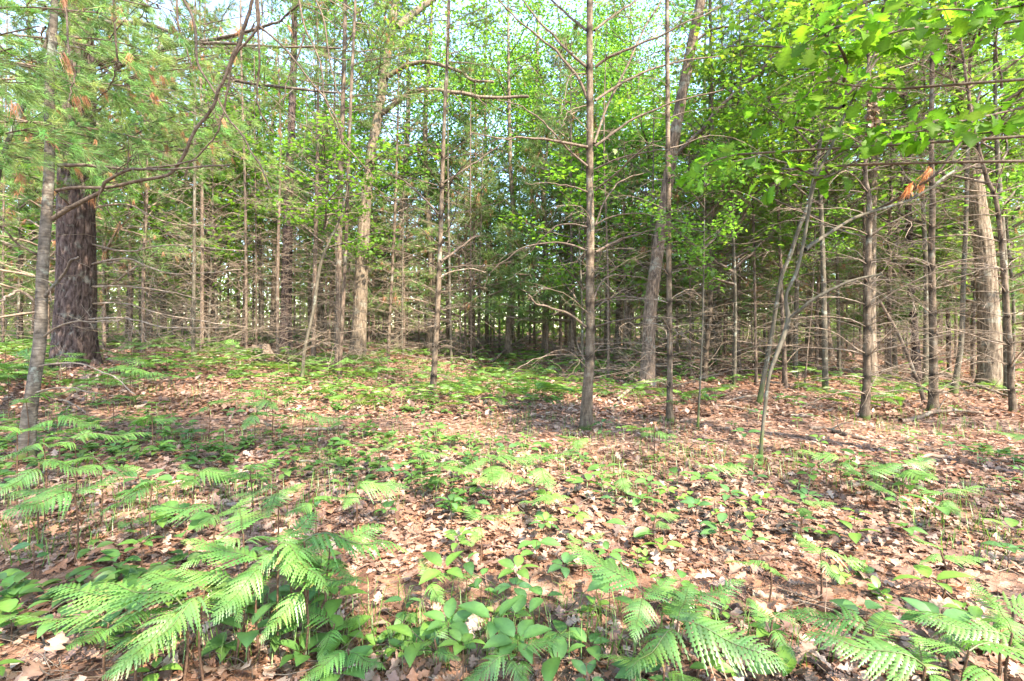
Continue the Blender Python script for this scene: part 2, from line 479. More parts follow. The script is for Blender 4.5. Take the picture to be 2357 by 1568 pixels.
def bough(mbw, mbn, p0, d, L, r0, twigs, per, nl, w, dead=0.05, bright=1.0, tufts=3, droop=0.01):
    """a living pine limb: wood into mbw, needle tufts into mbn"""
    P = add_twig(mbw, p0, d, L, r0, 8, 0.07, droop, 4)
    tp, td = [], []
    for k in range(twigs):
        t = U(.25, 1.0); i = min(int(t * 8), 7); f = t * 8 - i
        q = P[i] * (1 - f) + P[i + 1] * f; ax = norm(P[i + 1] - P[i])
        side = norm(np.cross(ax, [0, 0, 1.0])) * (1 if k % 2 else -1)
        dd = ax * U(.5, 1.1) + side * U(.4, 1.0) + np.array([0, 0, U(-.1, .35)])
        l = L * 0.34 * U(.5, 1.15) * (1.15 - .6 * t)
        Q = add_twig(mbw, q, dd, l, max(0.003, r0 * .3), 4, 0.16, droop, 3)
        for m in range(tufts):
            j = rng.integers(1, 5); f2 = U(0, 1)
            tp.append(Q[j] * (1 - f2) + Q[j - 1] * f2); td.append(norm(Q[j] - Q[j - 1]))
        tp.append(Q[-1]); td.append(norm(Q[-1] - Q[-2]))
    tp.append(P[-1]); td.append(norm(P[-1] - P[-2]))
    add_tufts(mbn, np.array(tp), np.array(td), per, nl, w, dead, bright)

def pine_crown(height, rad, limbs, twigs, per, nl, w, dead, bright=1.0):
    mw, mn = MB(), MB()
    for k in range(limbs):
        t = ((k + U(0, 1)) / limbs)
        a = U(0, 2 * PI)
        L = rad * (1 - t) ** 0.7 * U(.7, 1.1) + 0.35
        el = U(.05, .45) + .5 * t
        bough(mw, mn, (0, 0, t * height), (math.cos(a), math.sin(a), el), L, 0.012 + .008 * (1 - t), twigs, per, nl, w, dead, bright)
    return mw.mesh('crown_limbs', M_TWIG), mn.mesh('pine_needles', M_NEEDLE)

PINE_CROWN = [pine_crown(7.0, 2.3, 44, 13, 12, 0.14, 0.007, 0.05, br) for br in (1.0, 1.15, 0.85, 1.3)]
PINE_LIGHT = [pine_crown(5.0, 1.7, 40, 11, 13, 0.13, 0.007, dd, br) for dd, br in ((.16, 1.35), (.08, 1.5), (.05, 1.2))]
PINE_SMALL = [pine_crown(2.6, 1.0, 26, 10, 14, 0.11, 0.0055, dd, br) for dd, br in ((.04, 1.0), (.12, 1.1), (.03, 0.8))]

def leaf_cols(n, base, var=0.3):
    c = np.array(base)[None] * rng.uniform(1 - var, 1 + var, (n, 1)) * rng.normal(1, .05, (n, 3))
    y = rng.random(n) ** 3
    c[:, 0] *= 1 + .35 * y
    return np.clip(c, .005, 1)

def oak_crown(height, rad, limbs, twigs, leaves, size, base, tmpl=DIAMOND, flat=0.5, low=0.0, spread=0.32):
    mw, ml = MB(), MB()
    pts = []
    for k in range(limbs):
        t = low + (1 - low) * (k + U(0, 1)) / limbs
        a = U(0, 2 * PI)
        prof = math.sin(PI * min(1, 0.18 + 0.8 * t)) ** 0.7
        L = rad * prof * U(.6, 1.1) + .3
        P = add_twig(mw, (0, 0, t * height * .8), (math.cos(a), math.sin(a), U(.25, .75)), L, 0.02 + .012 * (1 - t), 7, 0.13, -0.02, 4)
        for q in range(twigs):
            i = rng.integers(2, 8)
            dd = norm(P[i] - P[i - 1]) * .6 + rng.normal(0, .6, 3) * np.array([1, 1, .6])
            Q = add_twig(mw, P[i], dd, L * U(.18, .42), .006, 4, .2, 0, 3)
            pts.append(Q[2]); pts.append(Q[3]); pts.append(Q[4])
    pts = np.array(pts)
    per = max(1, leaves // len(pts)); n = per * len(pts)
    p = np.repeat(pts, per, 0) + rng.normal(0, spread, (n, 3)) * np.array([1, 1, .6])
    x = norm(rng.normal(0, 1, (n, 3)) * np.array([1, 1, .45]) + np.array([0, 0, -.25]))
    up = norm(np.array([0, 0, 1.0]) + rng.normal(0, flat, (n, 3)))
    scatter(ml, tmpl, frames(x, up), size * rng.uniform(.7, 1.25, n), p, leaf_cols(n, base))
    return mw.mesh('crown_limbs', M_LIMB), ml.mesh('crown_leaves', M_LEAF)

GREENS = [(0.095, 0.19, 0.030), (0.115, 0.205, 0.034), (0.075, 0.165, 0.036), (0.105, 0.20, 0.04)]
OAK_CROWN = [oak_crown(10.0, 3.8, 26, 7, 7000, 0.13, g) for g in GREENS]
MID_CROWN = [oak_crown(5.5, 2.7, 16, 7, 3000, 0.115, g, MAPLE, 0.3, 0.0, 0.2) for g in ((0.105, 0.205, 0.034), (0.09, 0.185, 0.036), (0.12, 0.21, 0.036))]
UNDER_CROWN = [oak_crown(3.2, 1.9, 12, 7, 1700, 0.105, g, MAPLE, 0.25, 0.0, 0.16) for g in ((0.10, 0.195, 0.028), (0.085, 0.175, 0.03), (0.115, 0.20, 0.032))]

# ------------------------------------------------------------------ trunks
def trunk_mesh(P, R, sides, rings, mat, style, flare=0.35, flare_h=0.3, marks=()):
    """tapered trunk through P (relative to the base); furrows, plates or rings are modelled in the surface"""
    P = np.asarray(P, float)
    s = np.concatenate([[0], np.cumsum(np.linalg.norm(np.diff(P, axis=0), axis=1))])
    tt = np.linspace(0, 1, rings) ** 1.25 * s[-1]
    dense = smooth_path(P, 400); ds = np.concatenate([[0], np.cumsum(np.linalg.norm(np.diff(dense, axis=0), axis=1))]); ds *= s[-1] / ds[-1]
    Q = np.stack([np.interp(tt, ds, dense[:, i]) for i in range(3)], -1)
    r = np.interp(tt, s, R)
    r = r * (1 + flare * np.exp(-np.maximum(Q[:, 2], 0) / flare_h))
    a = np.arange(sides) / sides * 2 * PI
    T = norm(np.gradient(Q, axis=0))
    N = norm(np.cross(np.array([0, 1.0, 0])[None], T)); B = np.cross(T, N)
    ca, sa = np.cos(a)[None], np.sin(a)[None]
    Z = Q[:, 2][:, None] + 0 * ca; RR = r[:, None] + 0 * ca
    sd = int(rng.integers(0, 9999))
    off = U(0, 50)
    if style == 'furrow':
        k = 3.6
        w1 = fbm(np.stack([ca * k + 0 * Z + off, sa * k + 0 * Z, Z * 2.2], -1), 3, sd)
        ridge = np.abs(fbm(np.stack([ca * 7 + 0 * Z, sa * 7 + off + 0 * Z, Z * 4.2 + w1 * 2], -1), 3, sd + 9) - .5) * 2
        disp = -0.10 * np.exp(-(ridge / .10) ** 2) + 0.05 * (w1 - .5)
        tint = 1 - .6 * np.exp(-(ridge / .09) ** 2)
    elif style == 'plate':
        w1 = fbm(np.stack([ca * 3 + 0 * Z + off, sa * 3 + 0 * Z, Z * 1.2], -1), 3, sd)
        ridge = np.abs(fbm(np.stack([ca * 9 + 0 * Z, sa * 9 + off + 0 * Z, Z * 2.0 + w1 * 3], -1), 3, sd + 9) - .5) * 2
        disp = -0.075 * np.exp(-(ridge / .09) ** 2) + 0.06 * (w1 - .5)
        tint = 1.08 - .5 * np.exp(-(ridge / .08) ** 2)
    else:
        w1 = fbm(np.stack([ca * 1.6 + 0 * Z + off, sa * 1.6 + 0 * Z, Z * 5], -1), 3, sd)
        disp = 0.10 * (w1 - .5)
        tint = 0.75 + .5 * w1
    for hm in marks:                          # whorl scars: a dark swollen ring
        g = np.exp(-((Z - hm + .02 * np.sin(3 * a[None] + hm * 9)) / .05) ** 2)
        tint = tint * (1 - .78 * g); disp = disp + .10 * g
    if style == 'smooth' and len(marks):      # rough brown bark towards the foot
        tint = tint * (1 - .42 * np.exp(-np.maximum(Z, 0) / .5))
    RR = RR * (1 + disp)
    low = np.exp(-np.maximum(Z, 0) / (flare_h * .6))
    RR = RR * (1 + low * (.16 * np.sin(3 * a[None] + off) + .10 * np.sin(5 * a[None] + 2 * off)) * (flare > .1))
    V = Q[:, None] + RR[..., None] * (ca[..., None] * N[:, None] + sa[..., None] * B[:, None])
    i = np.arange(rings - 1)[:, None] * sides; j = np.arange(sides)[None]; j2 = (j + 1) % sides
    F = np.stack([i + j, i + j2, i + sides + j2, i + sides + j], -1).reshape(-1, 4)
    mb = MB(); mb.add(V, F, np.repeat(np.clip(tint, .25, 1.3).reshape(-1, 1), 3, 1))
    return mb, Q, r

def put(name, me, parent, p, yaw, pitch=0.0, roll=0.0, s=1.0):
    return obj(name, me, parent, tuple(p), (roll, -pitch, yaw), s)

def sample(Q, h):
    return np.array([np.interp(h, Q[:, 2], Q[:, 0]), np.interp(h, Q[:, 2], Q[:, 1]), h])

LAND = []                                     # landmarks for labels: (phrase, x, y)
TREES = []                                    # x, y of every tree placed

STYLE = {
    'pine_big': (M_PINE_OLD, 'furrow', 96, 230), 'pine_mid': (M_PINE_OLD, 'furrow', 48, 120), 'pine': (M_PINE_YOUNG, 'smooth', 16, 70),
    'oak': (M_OAK, 'plate', 64, 170), 'oak_dark': (M_DARKTRUNK, 'plate', 64, 170), 'cherry': (M_CHERRY, 'smooth', 24, 90), 'maple': (M_MAPLE, 'smooth', 14, 70),
    'dark': (M_DARKTRUNK, 'smooth', 12, 50), 'pale': (M_MAPLE, 'smooth', 12, 50)}

def hero_tree(name, label, species, pts, height, crown=None, crown_h=None, crown_s=1.0, Y=None, whorls=None, land=None, cat='tree', group=None, flare=0.3, marks=()):
    """pts: (u, v, width) up the trunk as seen in the photograph, the first at the ground"""
    b = on_ground(*pts[0][:2]) if Y is None else at(pts[0][0], pts[0][1], Y)
    if Y is not None: b[2] = gz(b[0], b[1])
    D = b[1]
    W = np.array([at(u, v, D) for u, v, w in pts]); W[0] = b
    R = [.84 * w / PS / FPX * D / 2 for u, v, w in pts]
    rel = W - b
    drift = rng.normal(0, 0.02, len(rel)).cumsum() * 0.5
    rel[1:, 1] += drift[1:] * rel[1:, 2]
    top = rel[-1]
    if height > top[2] + .3:
        d = norm(rel[-1] - rel[-2]); d = norm(d * np.array([.6, .6, 1]))
        m = top + d * (height - top[2]) * .5; e = top + d * np.array([.7, .7, 1]) * (height - top[2])
        rel = np.concatenate([rel, [m, e]]); R += [R[-1] * .62, .012]
    mat, style, sides, rings = STYLE[species]
    rel = np.concatenate([[rel[0] - np.array([0, 0, .25])], rel]); R = [R[0]] + R
    t = thing(name, tuple(b), label, cat, group)
    if species == 'pine' or len(marks): rings = 420 if len(marks) else 260
    hs = [w[0] for w in whorls] if whorls and not marks else [at(u_, v_, D)[2] - b[2] for u_, v_ in marks]
    mb, Q, r = trunk_mesh(rel, R, sides, rings, mat, style, flare, 0.10 + 1.2 * R[0], hs)
    obj('trunk', mb.mesh('trunk', mat), t)
    if crown:
        kind, k = crown
        w, l = {'pine': PINE_CROWN, 'oak': OAK_CROWN, 'under': UNDER_CROWN, 'sapling': PINE_SMALL}[kind][k]
        cr = obj('crown', l, t, tuple(sample(Q, crown_h)), (0, 0, U(0, 6)), crown_s)
        obj('crown_limbs', w, cr)
    if whorls:
        for h, n, s, bare in whorls:
            a0 = U(0, 2 * PI)
            for k in range(n):
                p = sample(Q, h + U(-.03, .03))
                lib = BARE_BRANCH if bare else DEAD_BRANCH
                put('branch', lib[rng.integers(len(lib))], t, p, a0 + k * 2 * PI / n + U(-.35, .35), U(-.1, .15), U(-.3, .3), s * U(.6, 1.15))
    TREES.append((b[0], b[1]))
    if land: LAND.append((land, b[0], b[1]))
    t['_d'] = D
    return t, b, D, Q

def px_branch(t, b, D, pts, w0, w1, mat=M_VINE, name='branch', twigs=10, dy=0.6, sub=2, sides=6, tw=.3, Ys=None, n=26):
    """a limb traced from the photograph; runs towards or away from the viewer by dy"""
    if Ys is None: Ys = [D + dy * i / (len(pts) - 1) for i in range(len(pts))]
    P = np.array([at(u, v, y) for (u, v), y in zip(pts, Ys)]) - b
    P = smooth_path(P, n)
    P = P + np.stack([fbm(np.stack([np.arange(n) * .5 + 7 * i, np.zeros(n) + b[0], np.zeros(n) + pts[0][1]], -1), 2, 31 + i) - .5 for i in range(3)], -1) * .06 * np.linspace(0, 1, n)[:, None]
    r = np.linspace(w0, w1, n) / PS / FPX * np.interp(np.linspace(0, 1, n), np.linspace(0, 1, len(Ys)), Ys) / 2
    mb = MB()
    tube(mb, P, r, sides)
    L = np.linalg.norm(np.diff(P, axis=0), axis=1).sum()
    for k in range(twigs):
        i = rng.integers(n // 6, n - 1)
        ax = norm(P[i + 1] - P[i])
        dd = ax * U(.3, 1) + rng.normal(0, .55, 3)
        Q = add_twig(mb, P[i], dd, L * tw * U(.25, .8), max(.0025, r[i] * .4), 6, .17, .01, 3)
        for s in range(sub):
            j = rng.integers(1, 6)
            add_twig(mb, Q[j], norm(Q[j] - Q[j - 1]) + rng.normal(0, .6, 3), L * tw * U(.12, .35), max(.002, r[i] * .25), 4, .22, .01, 3)
    return obj(name, mb.mesh(name, mat), t), P

Z2 = lambda z: (785.7 + z[0] / 2.851, z[1] / 2.851)          # readings taken from enlarged regions of the photograph
Z1 = lambda z: (z[0] / 2.851, z[1] / 2.851)
Z3 = lambda z: (1571.4 + z[0] / 2.851, z[1] / 2.851)
Z5 = lambda z: (785.7 + z[0] / 2.851, 471.4 + z[1] / 2.851)
Z6 = lambda z: (1571.4 + z[0] / 2.851, 471.4 + z[1] / 2.851)

def young_whorls(h0, h1, step, n=4, s=1.0, bare_above=9):
    out = []; h = h0
    while h < h1:
        out.append((h, n if rng.random() < .7 else n - 1, s * U(.85, 1.15), h > bare_above)); h += step * U(.8, 1.2)
    return out

# 1 the ringed cherry in front of the big pine
t1, b1, D1, Q1 = hero_tree('cherry_tree', 'pale grey cherry trunk with ringed bark, rising from ferns before the huge pine', 'cherry',
    [(58, 1060, 38), (72, 935, 31), (93, 780, 27), (105, 620, 25), (119, 400, 23), (135, 200, 20), (150, 60, 16)], 7.5, ('under', 1), 5.6, 1.0, land='the ringed cherry trunk')
px_branch(t1, b1, D1, [Z1(p) for p in ((340, 1440), (450, 1370), (560, 1310), (650, 1260), (700, 1190), (780, 1140), (900, 1110), (1100, 1100), (1500, 1090))], 11, 4, M_VINE, dy=-.5, twigs=12)
px_branch(t1, b1, D1, [Z1(p) for p in ((370, 1250), (500, 1230), (700, 1230), (900, 1190), (1100, 1150), (1170, 1080), (1220, 980), (1260, 890), (1340, 780), (1400, 680), (1440, 570), (1500, 440), (1570, 260), (1620, 150), (1660, -20))], 7.5, 7, M_VINE, dy=-.7, twigs=9, n=50, tw=.1)
px_branch(t1, b1, D1, [Z1(p) for p in ((385, 1085), (560, 1085), (800, 1105), (1000, 1105), (1300, 1050))], 9, 3, M_VINE, dy=-.3)
px_branch(t1, b1, D1, [(98, 690), (130, 650), (165, 600), (178, 590)], 9, 4, M_LIMB, dy=-.4, twigs=5)
px_branch(t1, b1, D1, [(95, 778), (150, 745), (230, 738), (300, 732)], 5, 2, M_TWIG, dy=-.3, twigs=9)
px_branch(t1, b1, D1, [(80, 845), (150, 835), (230, 850), (310, 905)], 5, 2, M_TWIG, dy=-.5, twigs=8)
px_branch(t1, b1, D1, [(78, 905), (130, 892), (190, 897), (235, 910)], 5, 2, M_TWIG, dy=-.5, twigs=6)
px_branch(t1, b1, D1, [(92, 590), (40, 560), (0, 520)], 6, 3, M_VINE, dy=-.3, twigs=8)
px_branch(t1, b1, D1, [(88, 700), (50, 670), (20, 680), (0, 695)], 7, 4, M_TWIG, dy=-.3, twigs=8)

# 2 the huge furrowed pine
t2, b2, D2, Q2 = hero_tree('pine_tree', 'huge old pine with deeply furrowed dark purplish-brown bark', 'pine_big',
    [(168, 842, 96), (173, 740, 90), (180, 640, 85), (190, 440, 78), (202, 200, 70), (212, 0, 60)], 17, ('pine', 0), 8.5, 1.3, land='the huge furrowed pine', flare=.12)
for L in (((690, 520), (800, 425), (950, 380), (1100, 310), (1300, 280), (1450, 250), (1600, 210), (1750, 170), (1850, 120), (1960, 30)),
          ((640, 400), (850, 380), (1050, 415), (1250, 445), (1450, 500), (1650, 550), (1900, 575), (2100, 600), (2240, 615)),
          ((660, 150), (850, 150), (1000, 170), (1150, 220), (1280, 280), (1500, 285), (1800, 300), (2240, 315))):
    px_branch(t2, b2, D2, [Z1(p) for p in L], 12, 4, M_LIMB, dy=-2.2, twigs=26, tw=.28, n=40)
for (v, h) in ((560, 1), (610, 1), (660, 1), (700, 1), (735, 1), (480, 1)):
    u0 = 205 - (v - 440) * .03
    px_branch(t2, b2, D2, [(u0, v), (u0 + 90, v + U(-20, 20)), (u0 + 190, v + U(0, 40)), (u0 + 300 + U(0, 90), v + U(10, 70))], 5, 2, M_TWIG, dy=U(-2.0, .5), twigs=16, tw=.35)

# a nearer pine just outside the frame whose boughs hang in at the top
tp = thing('pine_tree', (-5.9, 4.3, gz(-5.9, 4.3)), 'pine whose green needle boughs hang across the top corner before the huge pine', 'tree')
mb, Qp, rp = trunk_mesh([(0, 0, -.2), (0.05, 0, 3), (.1, .1, 7), (.1, .1, 11)], [.17, .15, .1, .02], 16, 60, M_PINE_YOUNG, 'smooth')
obj('trunk', mb.mesh('trunk', M_PINE_YOUNG), tp)
TREES.append((-5.9, 4.3))
def hang_bough(parent, base, p_end, r0, nt, seed_tufts=2):
    mw, mn = MB(), MB()
    base = np.asarray(base, float); e = np.asarray(p_end, float)
    mid = (base + e) / 2 + np.array([0, 0, U(.05, .3)])
    P = smooth_path([base, mid, e], 22)
    tube(mw, P, np.linspace(r0, .004, 22), 5)
    L = np.linalg.norm(e - base); tp_, td_ = [], []
    for k in range(nt):
        t = U(.3, 1) ** .8; i = min(int(t * 21), 20)
        ax = norm(P[i + 1] - P[i]); side = norm(np.cross(ax, [0, 0, 1.])) * (1 if k % 2 else -1)
        Q = add_twig(mw, P[i], ax * U(.5, 1) + side * U(.3, 1) + np.array([0, 0, U(-.4, .2)]), U(.25, .75), .0045, 5, .15, .03, 3)
        for q in range(seed_tufts):
            j = rng.integers(2, 6); f = U(0, 1)
            tp_.append(Q[j] * (1 - f) + Q[j - 1] * f); td_.append(norm(Q[j] - Q[j - 1]))
        tp_.append(Q[-1]); td_.append(norm(Q[-1] - Q[-2]))
    add_tufts(mn, np.array(tp_), np.array(td_), 34, .125, .0048, .05, 1.25, .42)
    o = obj('bough', mw.mesh('bough', M_VINE), parent)
    obj('needles', mn.mesh('needles', M_NEEDLE), o)
for (u, v, Y) in ((90, 60, 3.6), (250, 30, 4.2), (160, 150, 4.4), (60, 190, 3.8), (330, 130, 5.2), (420, 210, 5.8), (300, 230, 5.0), (210, 330, 4.8), (120, 285, 3.8), (480, 60, 5.6), (390, 330, 6.4), (280, 400, 6.2), (30, 110, 3.4), (540, 290, 6.8), (470, 400, 7.2), (370, 20, 4.6)):
    e = at(u, v, Y) - np.array(tp.location)
    hang_bough(tp, (0.05, 0.05, max(1.5, e[2] - U(.0, .7))), e, .016, 15)

for k in range(48):
    Y = U(5.6, 9.0)
    e = at(U(-20, 640), U(-30, 410), Y) - b2
    hang_bough(t2, sample(Q2, min(8, max(2.2, e[2] + U(-.3, 1.2)))), e, .018, 14, 2)

# stems hanging and crossing at the top (branches of a tree above)
tv = thing('pine_tree', (-6.2, 5.6, gz(-6.2, 5.6)), 'pine whose long brown bare branches sweep down curving across the upper gap', 'tree')
V_TR = [((1690, -10), (1700, 150), (1640, 250), (1560, 340), (1520, 430), (1490, 620), (1460, 760), (1420, 870), (1350, 960), (1250, 1060), (1215, 1170)),
        ((1200, -10), (1260, 100), (1285, 230), (1290, 370), (1320, 460), (1390, 570), (1440, 670), (1500, 780), (1580, 880), (1640, 980), (1700, 1070), (1750, 1180), (1790, 1270)),
        ((1160, -10), (1165, 120), (1190, 240), (1230, 350), (1260, 440)),
        ((1680, -10), (1690, 150), (1705, 400), (1690, 560), (1690, 690), (1740, 790), (1800, 880)),
        ((745, -10), (755, 200), (770, 360), (760, 460), (720, 550), (640, 660)),
        ((425, -10), (440, 150), (455, 330), (490, 500), (460, 570), (460, 660)),
        ((1960, -10), (2000, 180), (2060, 300), (2110, 450), (2130, 650), (2200, 800), (2240, 900)),
        ((2070, -10), (2130, 150), (2160, 380), (2200, 560), (2240, 640)),
        ((2000, 230), (1950, 380), (1890, 520), (1860, 700)),
        ((1700, 170), (1850, 300), (2000, 480), (2140, 660), (2230, 830), (2250, 930), (2400, 1100), (2460, 1180))]
bv = np.array(tv.location)
mb, Qv, rv = trunk_mesh([(0, 0, -.2), (0.05, 0, 3), (.02, .1, 7), (.1, .1, 13)], [.07, .065, .06, .02], 12, 50, M_DARKTRUNK, 'smooth')
obj('trunk', mb.mesh('trunk', M_DARKTRUNK), tv)
TREES.append((-6.2, 5.6))
for i, L in enumerate(V_TR):
    w = .68 * (8, 9, 7, 8, 7, 7, 7, 6, 6, 7)[i]
    Y0 = (4.4, 4.6, 4.8, 5.0, 4.2, 4.0, 5.4, 5.6, 5.4, 5.0)[i]
    px_branch(tv, bv, Y0, [Z1(p) for p in L], w, w * .55, M_VINE, dy=U(-.2, .6), twigs=7, tw=.3, n=36)
# upper ends of those branches run on up to the trunk's top
mb = MB()
for i, L in enumerate(V_TR):
    if L[0][1] > 0: continue
    Y0 = (4.4, 4.6, 4.8, 5.0, 4.2, 4.0, 5.4, 5.6, 5.4, 5.0)[i]
    p = at(*Z1(L[0]), Y0) - bv; w = .68 * (8, 9, 7, 8, 7, 7, 7, 6, 6, 7)[i] / PS / FPX * Y0 / 2
    tube(mb, smooth_path([p, p + np.array([0, .5, 1.2]), np.array([.02, .05, 6.5 + i * .3])], 16), np.linspace(w, w * 1.3, 16), 5)
obj('upper_limbs', mb.mesh('upper_limbs', M_VINE), tv)

# 3 others on the left side
hero_tree('pine_tree', 'pale leaning stem entering at the edge beside the ringed cherry trunk', 'pale', [(-40, 640, 13), (-12, 470, 12), (15, 340, 11), (46, 267, 10), (81, 168, 8), (102, 95, 7)], 7, ('sapling', 0), 5.0, Y=6.5)
def pole(label, species, pts, height, crown=None, ch=6.0, cs=1.0, name='pine_tree', whorl=(0.5, 5.5, .35), n=3, ws=.9, land=None, Y=None, group='slim trunks of the wood'):
    wh = young_whorls(whorl[0], whorl[1], whorl[2], n, ws) if whorl else None
    return hero_tree(name, label, species, pts, height, crown, ch, cs, whorls=wh, land=land, flare=.5, group=group, Y=Y)

pole('thin dark trunk at the picture edge behind the ringed cherry', 'dark', [(3, 762, 15), (14, 682, 14), (30, 400, 11), (45, 200, 8)], 11, ('pine', 1), 6, .8)
pole('thin dark trunk close behind the ringed cherry, leaning over', 'dark', [(32, 745, 12), (45, 577, 11), (55, 400, 8)], 10, ('pine', 2), 6, .8)
pole('brown trunk just past the huge furrowed pine', 'dark', [(296, 781, 16), (300, 640, 15), (305, 471, 13), (310, 300, 10)], 12, ('pine', 1), 7, .8, ws=1.1)
pole('pale sunlit trunk in the ferns behind the huge pine', 'pale', [(377, 777, 14), (377, 640, 13), (379, 471, 12), (385, 250, 9)], 12, ('pine', 3), 7, .8, ws=1.1)
pole('first of two dark trunks standing close together past the huge pine', 'dark', [(400, 770, 11), (404, 640, 10), (410, 471, 9)], 12, ('pine', 0), 7, .8)
pole('second of two dark trunks standing close together past the huge pine', 'dark', [(410, 771, 11), (418, 600, 10), (427, 430, 9)], 12, ('pine', 2), 7, .8)
pole('dark trunk leaning gently towards the clearing from the fern bank', 'dark', [(442, 780, 12), (448, 640, 11), (460, 471, 9), (466, 350, 8)], 11, ('pine', 1), 7, .8)
pole('short near-black trunk before a pale thicker one on the fern bank', 'dark', [(468, 793, 15), (472, 660, 13), (476, 520, 11)], 11, ('pine', 0), 7, .8, land='the short near-black trunk')
pole('pale thick trunk with a knot behind the near-black one', 'pine_mid', [(486, 770, 26), (488, 640, 23), (491, 471, 20), (495, 300, 16)], 16, ('pine', 3), 9, 1.0, whorl=None)
pole('slim white birch sapling standing behind the rotted stump', 'pale', [(603, 803, 7), (601, 700, 6), (598, 605, 5), (596, 500, 4)], 5.5, ('under', 2), 2.9, .7, name='birch_sapling', whorl=None, land='the white birch sapling')
t10, b10, D10, Q10 = pole('shaggy dark pine hung with peeling bark and dead twigs', 'pine_mid', [(658, 822, 33), (657, 720, 29), (656, 577, 26), (655, 400, 22), (656, 150, 18), (660, 0, 15)], 16, ('pine', 2), 9, 1.1, n=4, ws=1.1, land='the shaggy dark pine')
t11, b11, D11, _ = pole('crooked grey sapling leaning over in an open patch of litter', 'pale', [(695, 885, 10), (703, 800, 9), (723, 717, 9), (740, 612, 8), (760, 560, 7), (782, 513, 6)], 4.6, ('under', 0), 2.7, .8, name='maple_sapling', whorl=None, land='the crooked leaning sapling')
pole('thin bent stem between the crooked sapling and the oak with arching limbs', 'pale', [(770, 833, 6), (773, 720, 6), (778, 650, 5), (790, 580, 4)], 4.5, ('under', 1), 2.6, .7, name='maple_sapling', whorl=None)
pole('slender dark straight trunk in front of the oak with arching limbs', 'dark', [(781, 875, 11), (789, 720, 10), (798, 560, 10), (806, 380, 9), (815, 180, 8), (822, 20, 7)], 10, ('pine', 1), 7, .7, n=3, ws=.6, land='the slender dark trunk')

# 4 oak with arching limbs
t13, b13, D13, _ = hero_tree('oak_tree', 'large shaggy-barked oak with two limbs arching over to one side', 'oak',
    [(823, 826, 44), (828, 720, 38), (835, 560, 34), (842, 456, 30), (856, 351, 26), (870, 263, 25), (884, 158, 24), (902, 63, 23), (912, -20, 20)], 17, ('oak', 1), 8.0, 1.1, land='the arching-limbed oak', flare=.15)
px_branch(t13, b13, D13, [Z2(p) for p in ((310, 500), (400, 440), (470, 418), (560, 408), (700, 440), (800, 480), (860, 525), (1000, 540))], 11, 6, M_OAK, twigs=16, dy=-.8, tw=.2, n=40, sides=8)
px_branch(t13, b13, D13, [Z2(p) for p in ((265, 745), (350, 680), (430, 620), (480, 600), (600, 590), (780, 610), (960, 640), (1225, 635))], 13, 7, M_OAK, twigs=14, dy=-.8, tw=.2, n=40, sides=8)
px_branch(t13, b13, D13, [Z2(p) for p in ((370, 180), (450, 110), (520, 50), (610, -10))], 20, 14, M_OAK, twigs=8, dy=.4, sides=8)
px_branch(t13, b13, D13, [Z2(p) for p in ((350, 60), (250, 30), (180, -30))], 8, 6, M_OAK, twigs=8, dy=.4, sides=8)

pole('reddish-brown bare pine with stubby side twigs near the oak with arching limbs', 'pine', [(893, 833, 9), (897, 740, 8.5), (901, 668, 8), (910, 492, 7), (916, 300, 6)], 10, ('pine', 2), 7, .7, n=4, ws=1.1)
t15, b15, D15, _ = hero_tree('oak_tree', 'tall pale oak trunk rising behind the slim straight pine', 'oak',
    [(989, 817, 20), (993, 700, 19), (993, 612, 18), (986, 492, 15), (980, 421, 14), (978, 246, 13), (986, 150, 11)], 17, ('oak', 3), 9, 1.1, flare=.15, land='the tall pale oak')
px_branch(t15, b15, D15, [Z2(p) for p in ((560, 690), (600, 670), (660, 640), (760, 600))], 7, 4, M_OAK, twigs=8, dy=.4)
px_branch(t15, b15, D15, [Z2(p) for p in ((545, 690), (500, 640), (470, 560), (430, 450))], 6, 3, M_OAK, twigs=8, dy=.4)
px_branch(t15, b15, D15, [Z2(p) for p in ((560, 1100), (520, 1020), (480, 980), (430, 960), (330, 1000))], 5, 3, M_OAK, twigs=8, dy=-.4)

t16, b16, D16, Q16 = hero_tree('pine_tree', 'slim straight young pine in the clearing before the tall pale oak', 'pine',
    [(996, 907, 17), (1001, 822, 15), (1008, 682, 13.5), (1014, 506, 12), (1015, 421, 11.5), (1021, 263, 10), (1028, 105, 8.5), (1030, -20, 8)], 9.5, ('pine', 1), 6.4, .65,
    whorls=[(h, 4, .85, h > 2.0) for h in (.35, .62, .95, 1.3, 1.62, 2.0, 2.45, 2.95, 3.5, 4.1, 4.7)], land='the slim straight pine')
px_branch(t16, b16, D16, [Z5(p) for p in ((650, 370), (700, 340), (780, 280), (850, 225), (900, 205))], 7, 4, M_VINE, twigs=9)
px_branch(t16, b16, D16, [Z5(p) for p in ((640, 480), (720, 440), (850, 420), (950, 440))], 4, 2, M_TWIG, twigs=9)
px_branch(t16, b16, D16, [Z2(p) for p in ((665, 1200), (780, 1130), (900, 1050), (1060, 940))], 5, 3, M_VINE, twigs=9)
px_branch(t16, b16, D16, [Z2(p) for p in ((640, 1410), (530, 1290), (400, 1180), (240, 1110))], 5, 3, M_VINE, twigs=9)

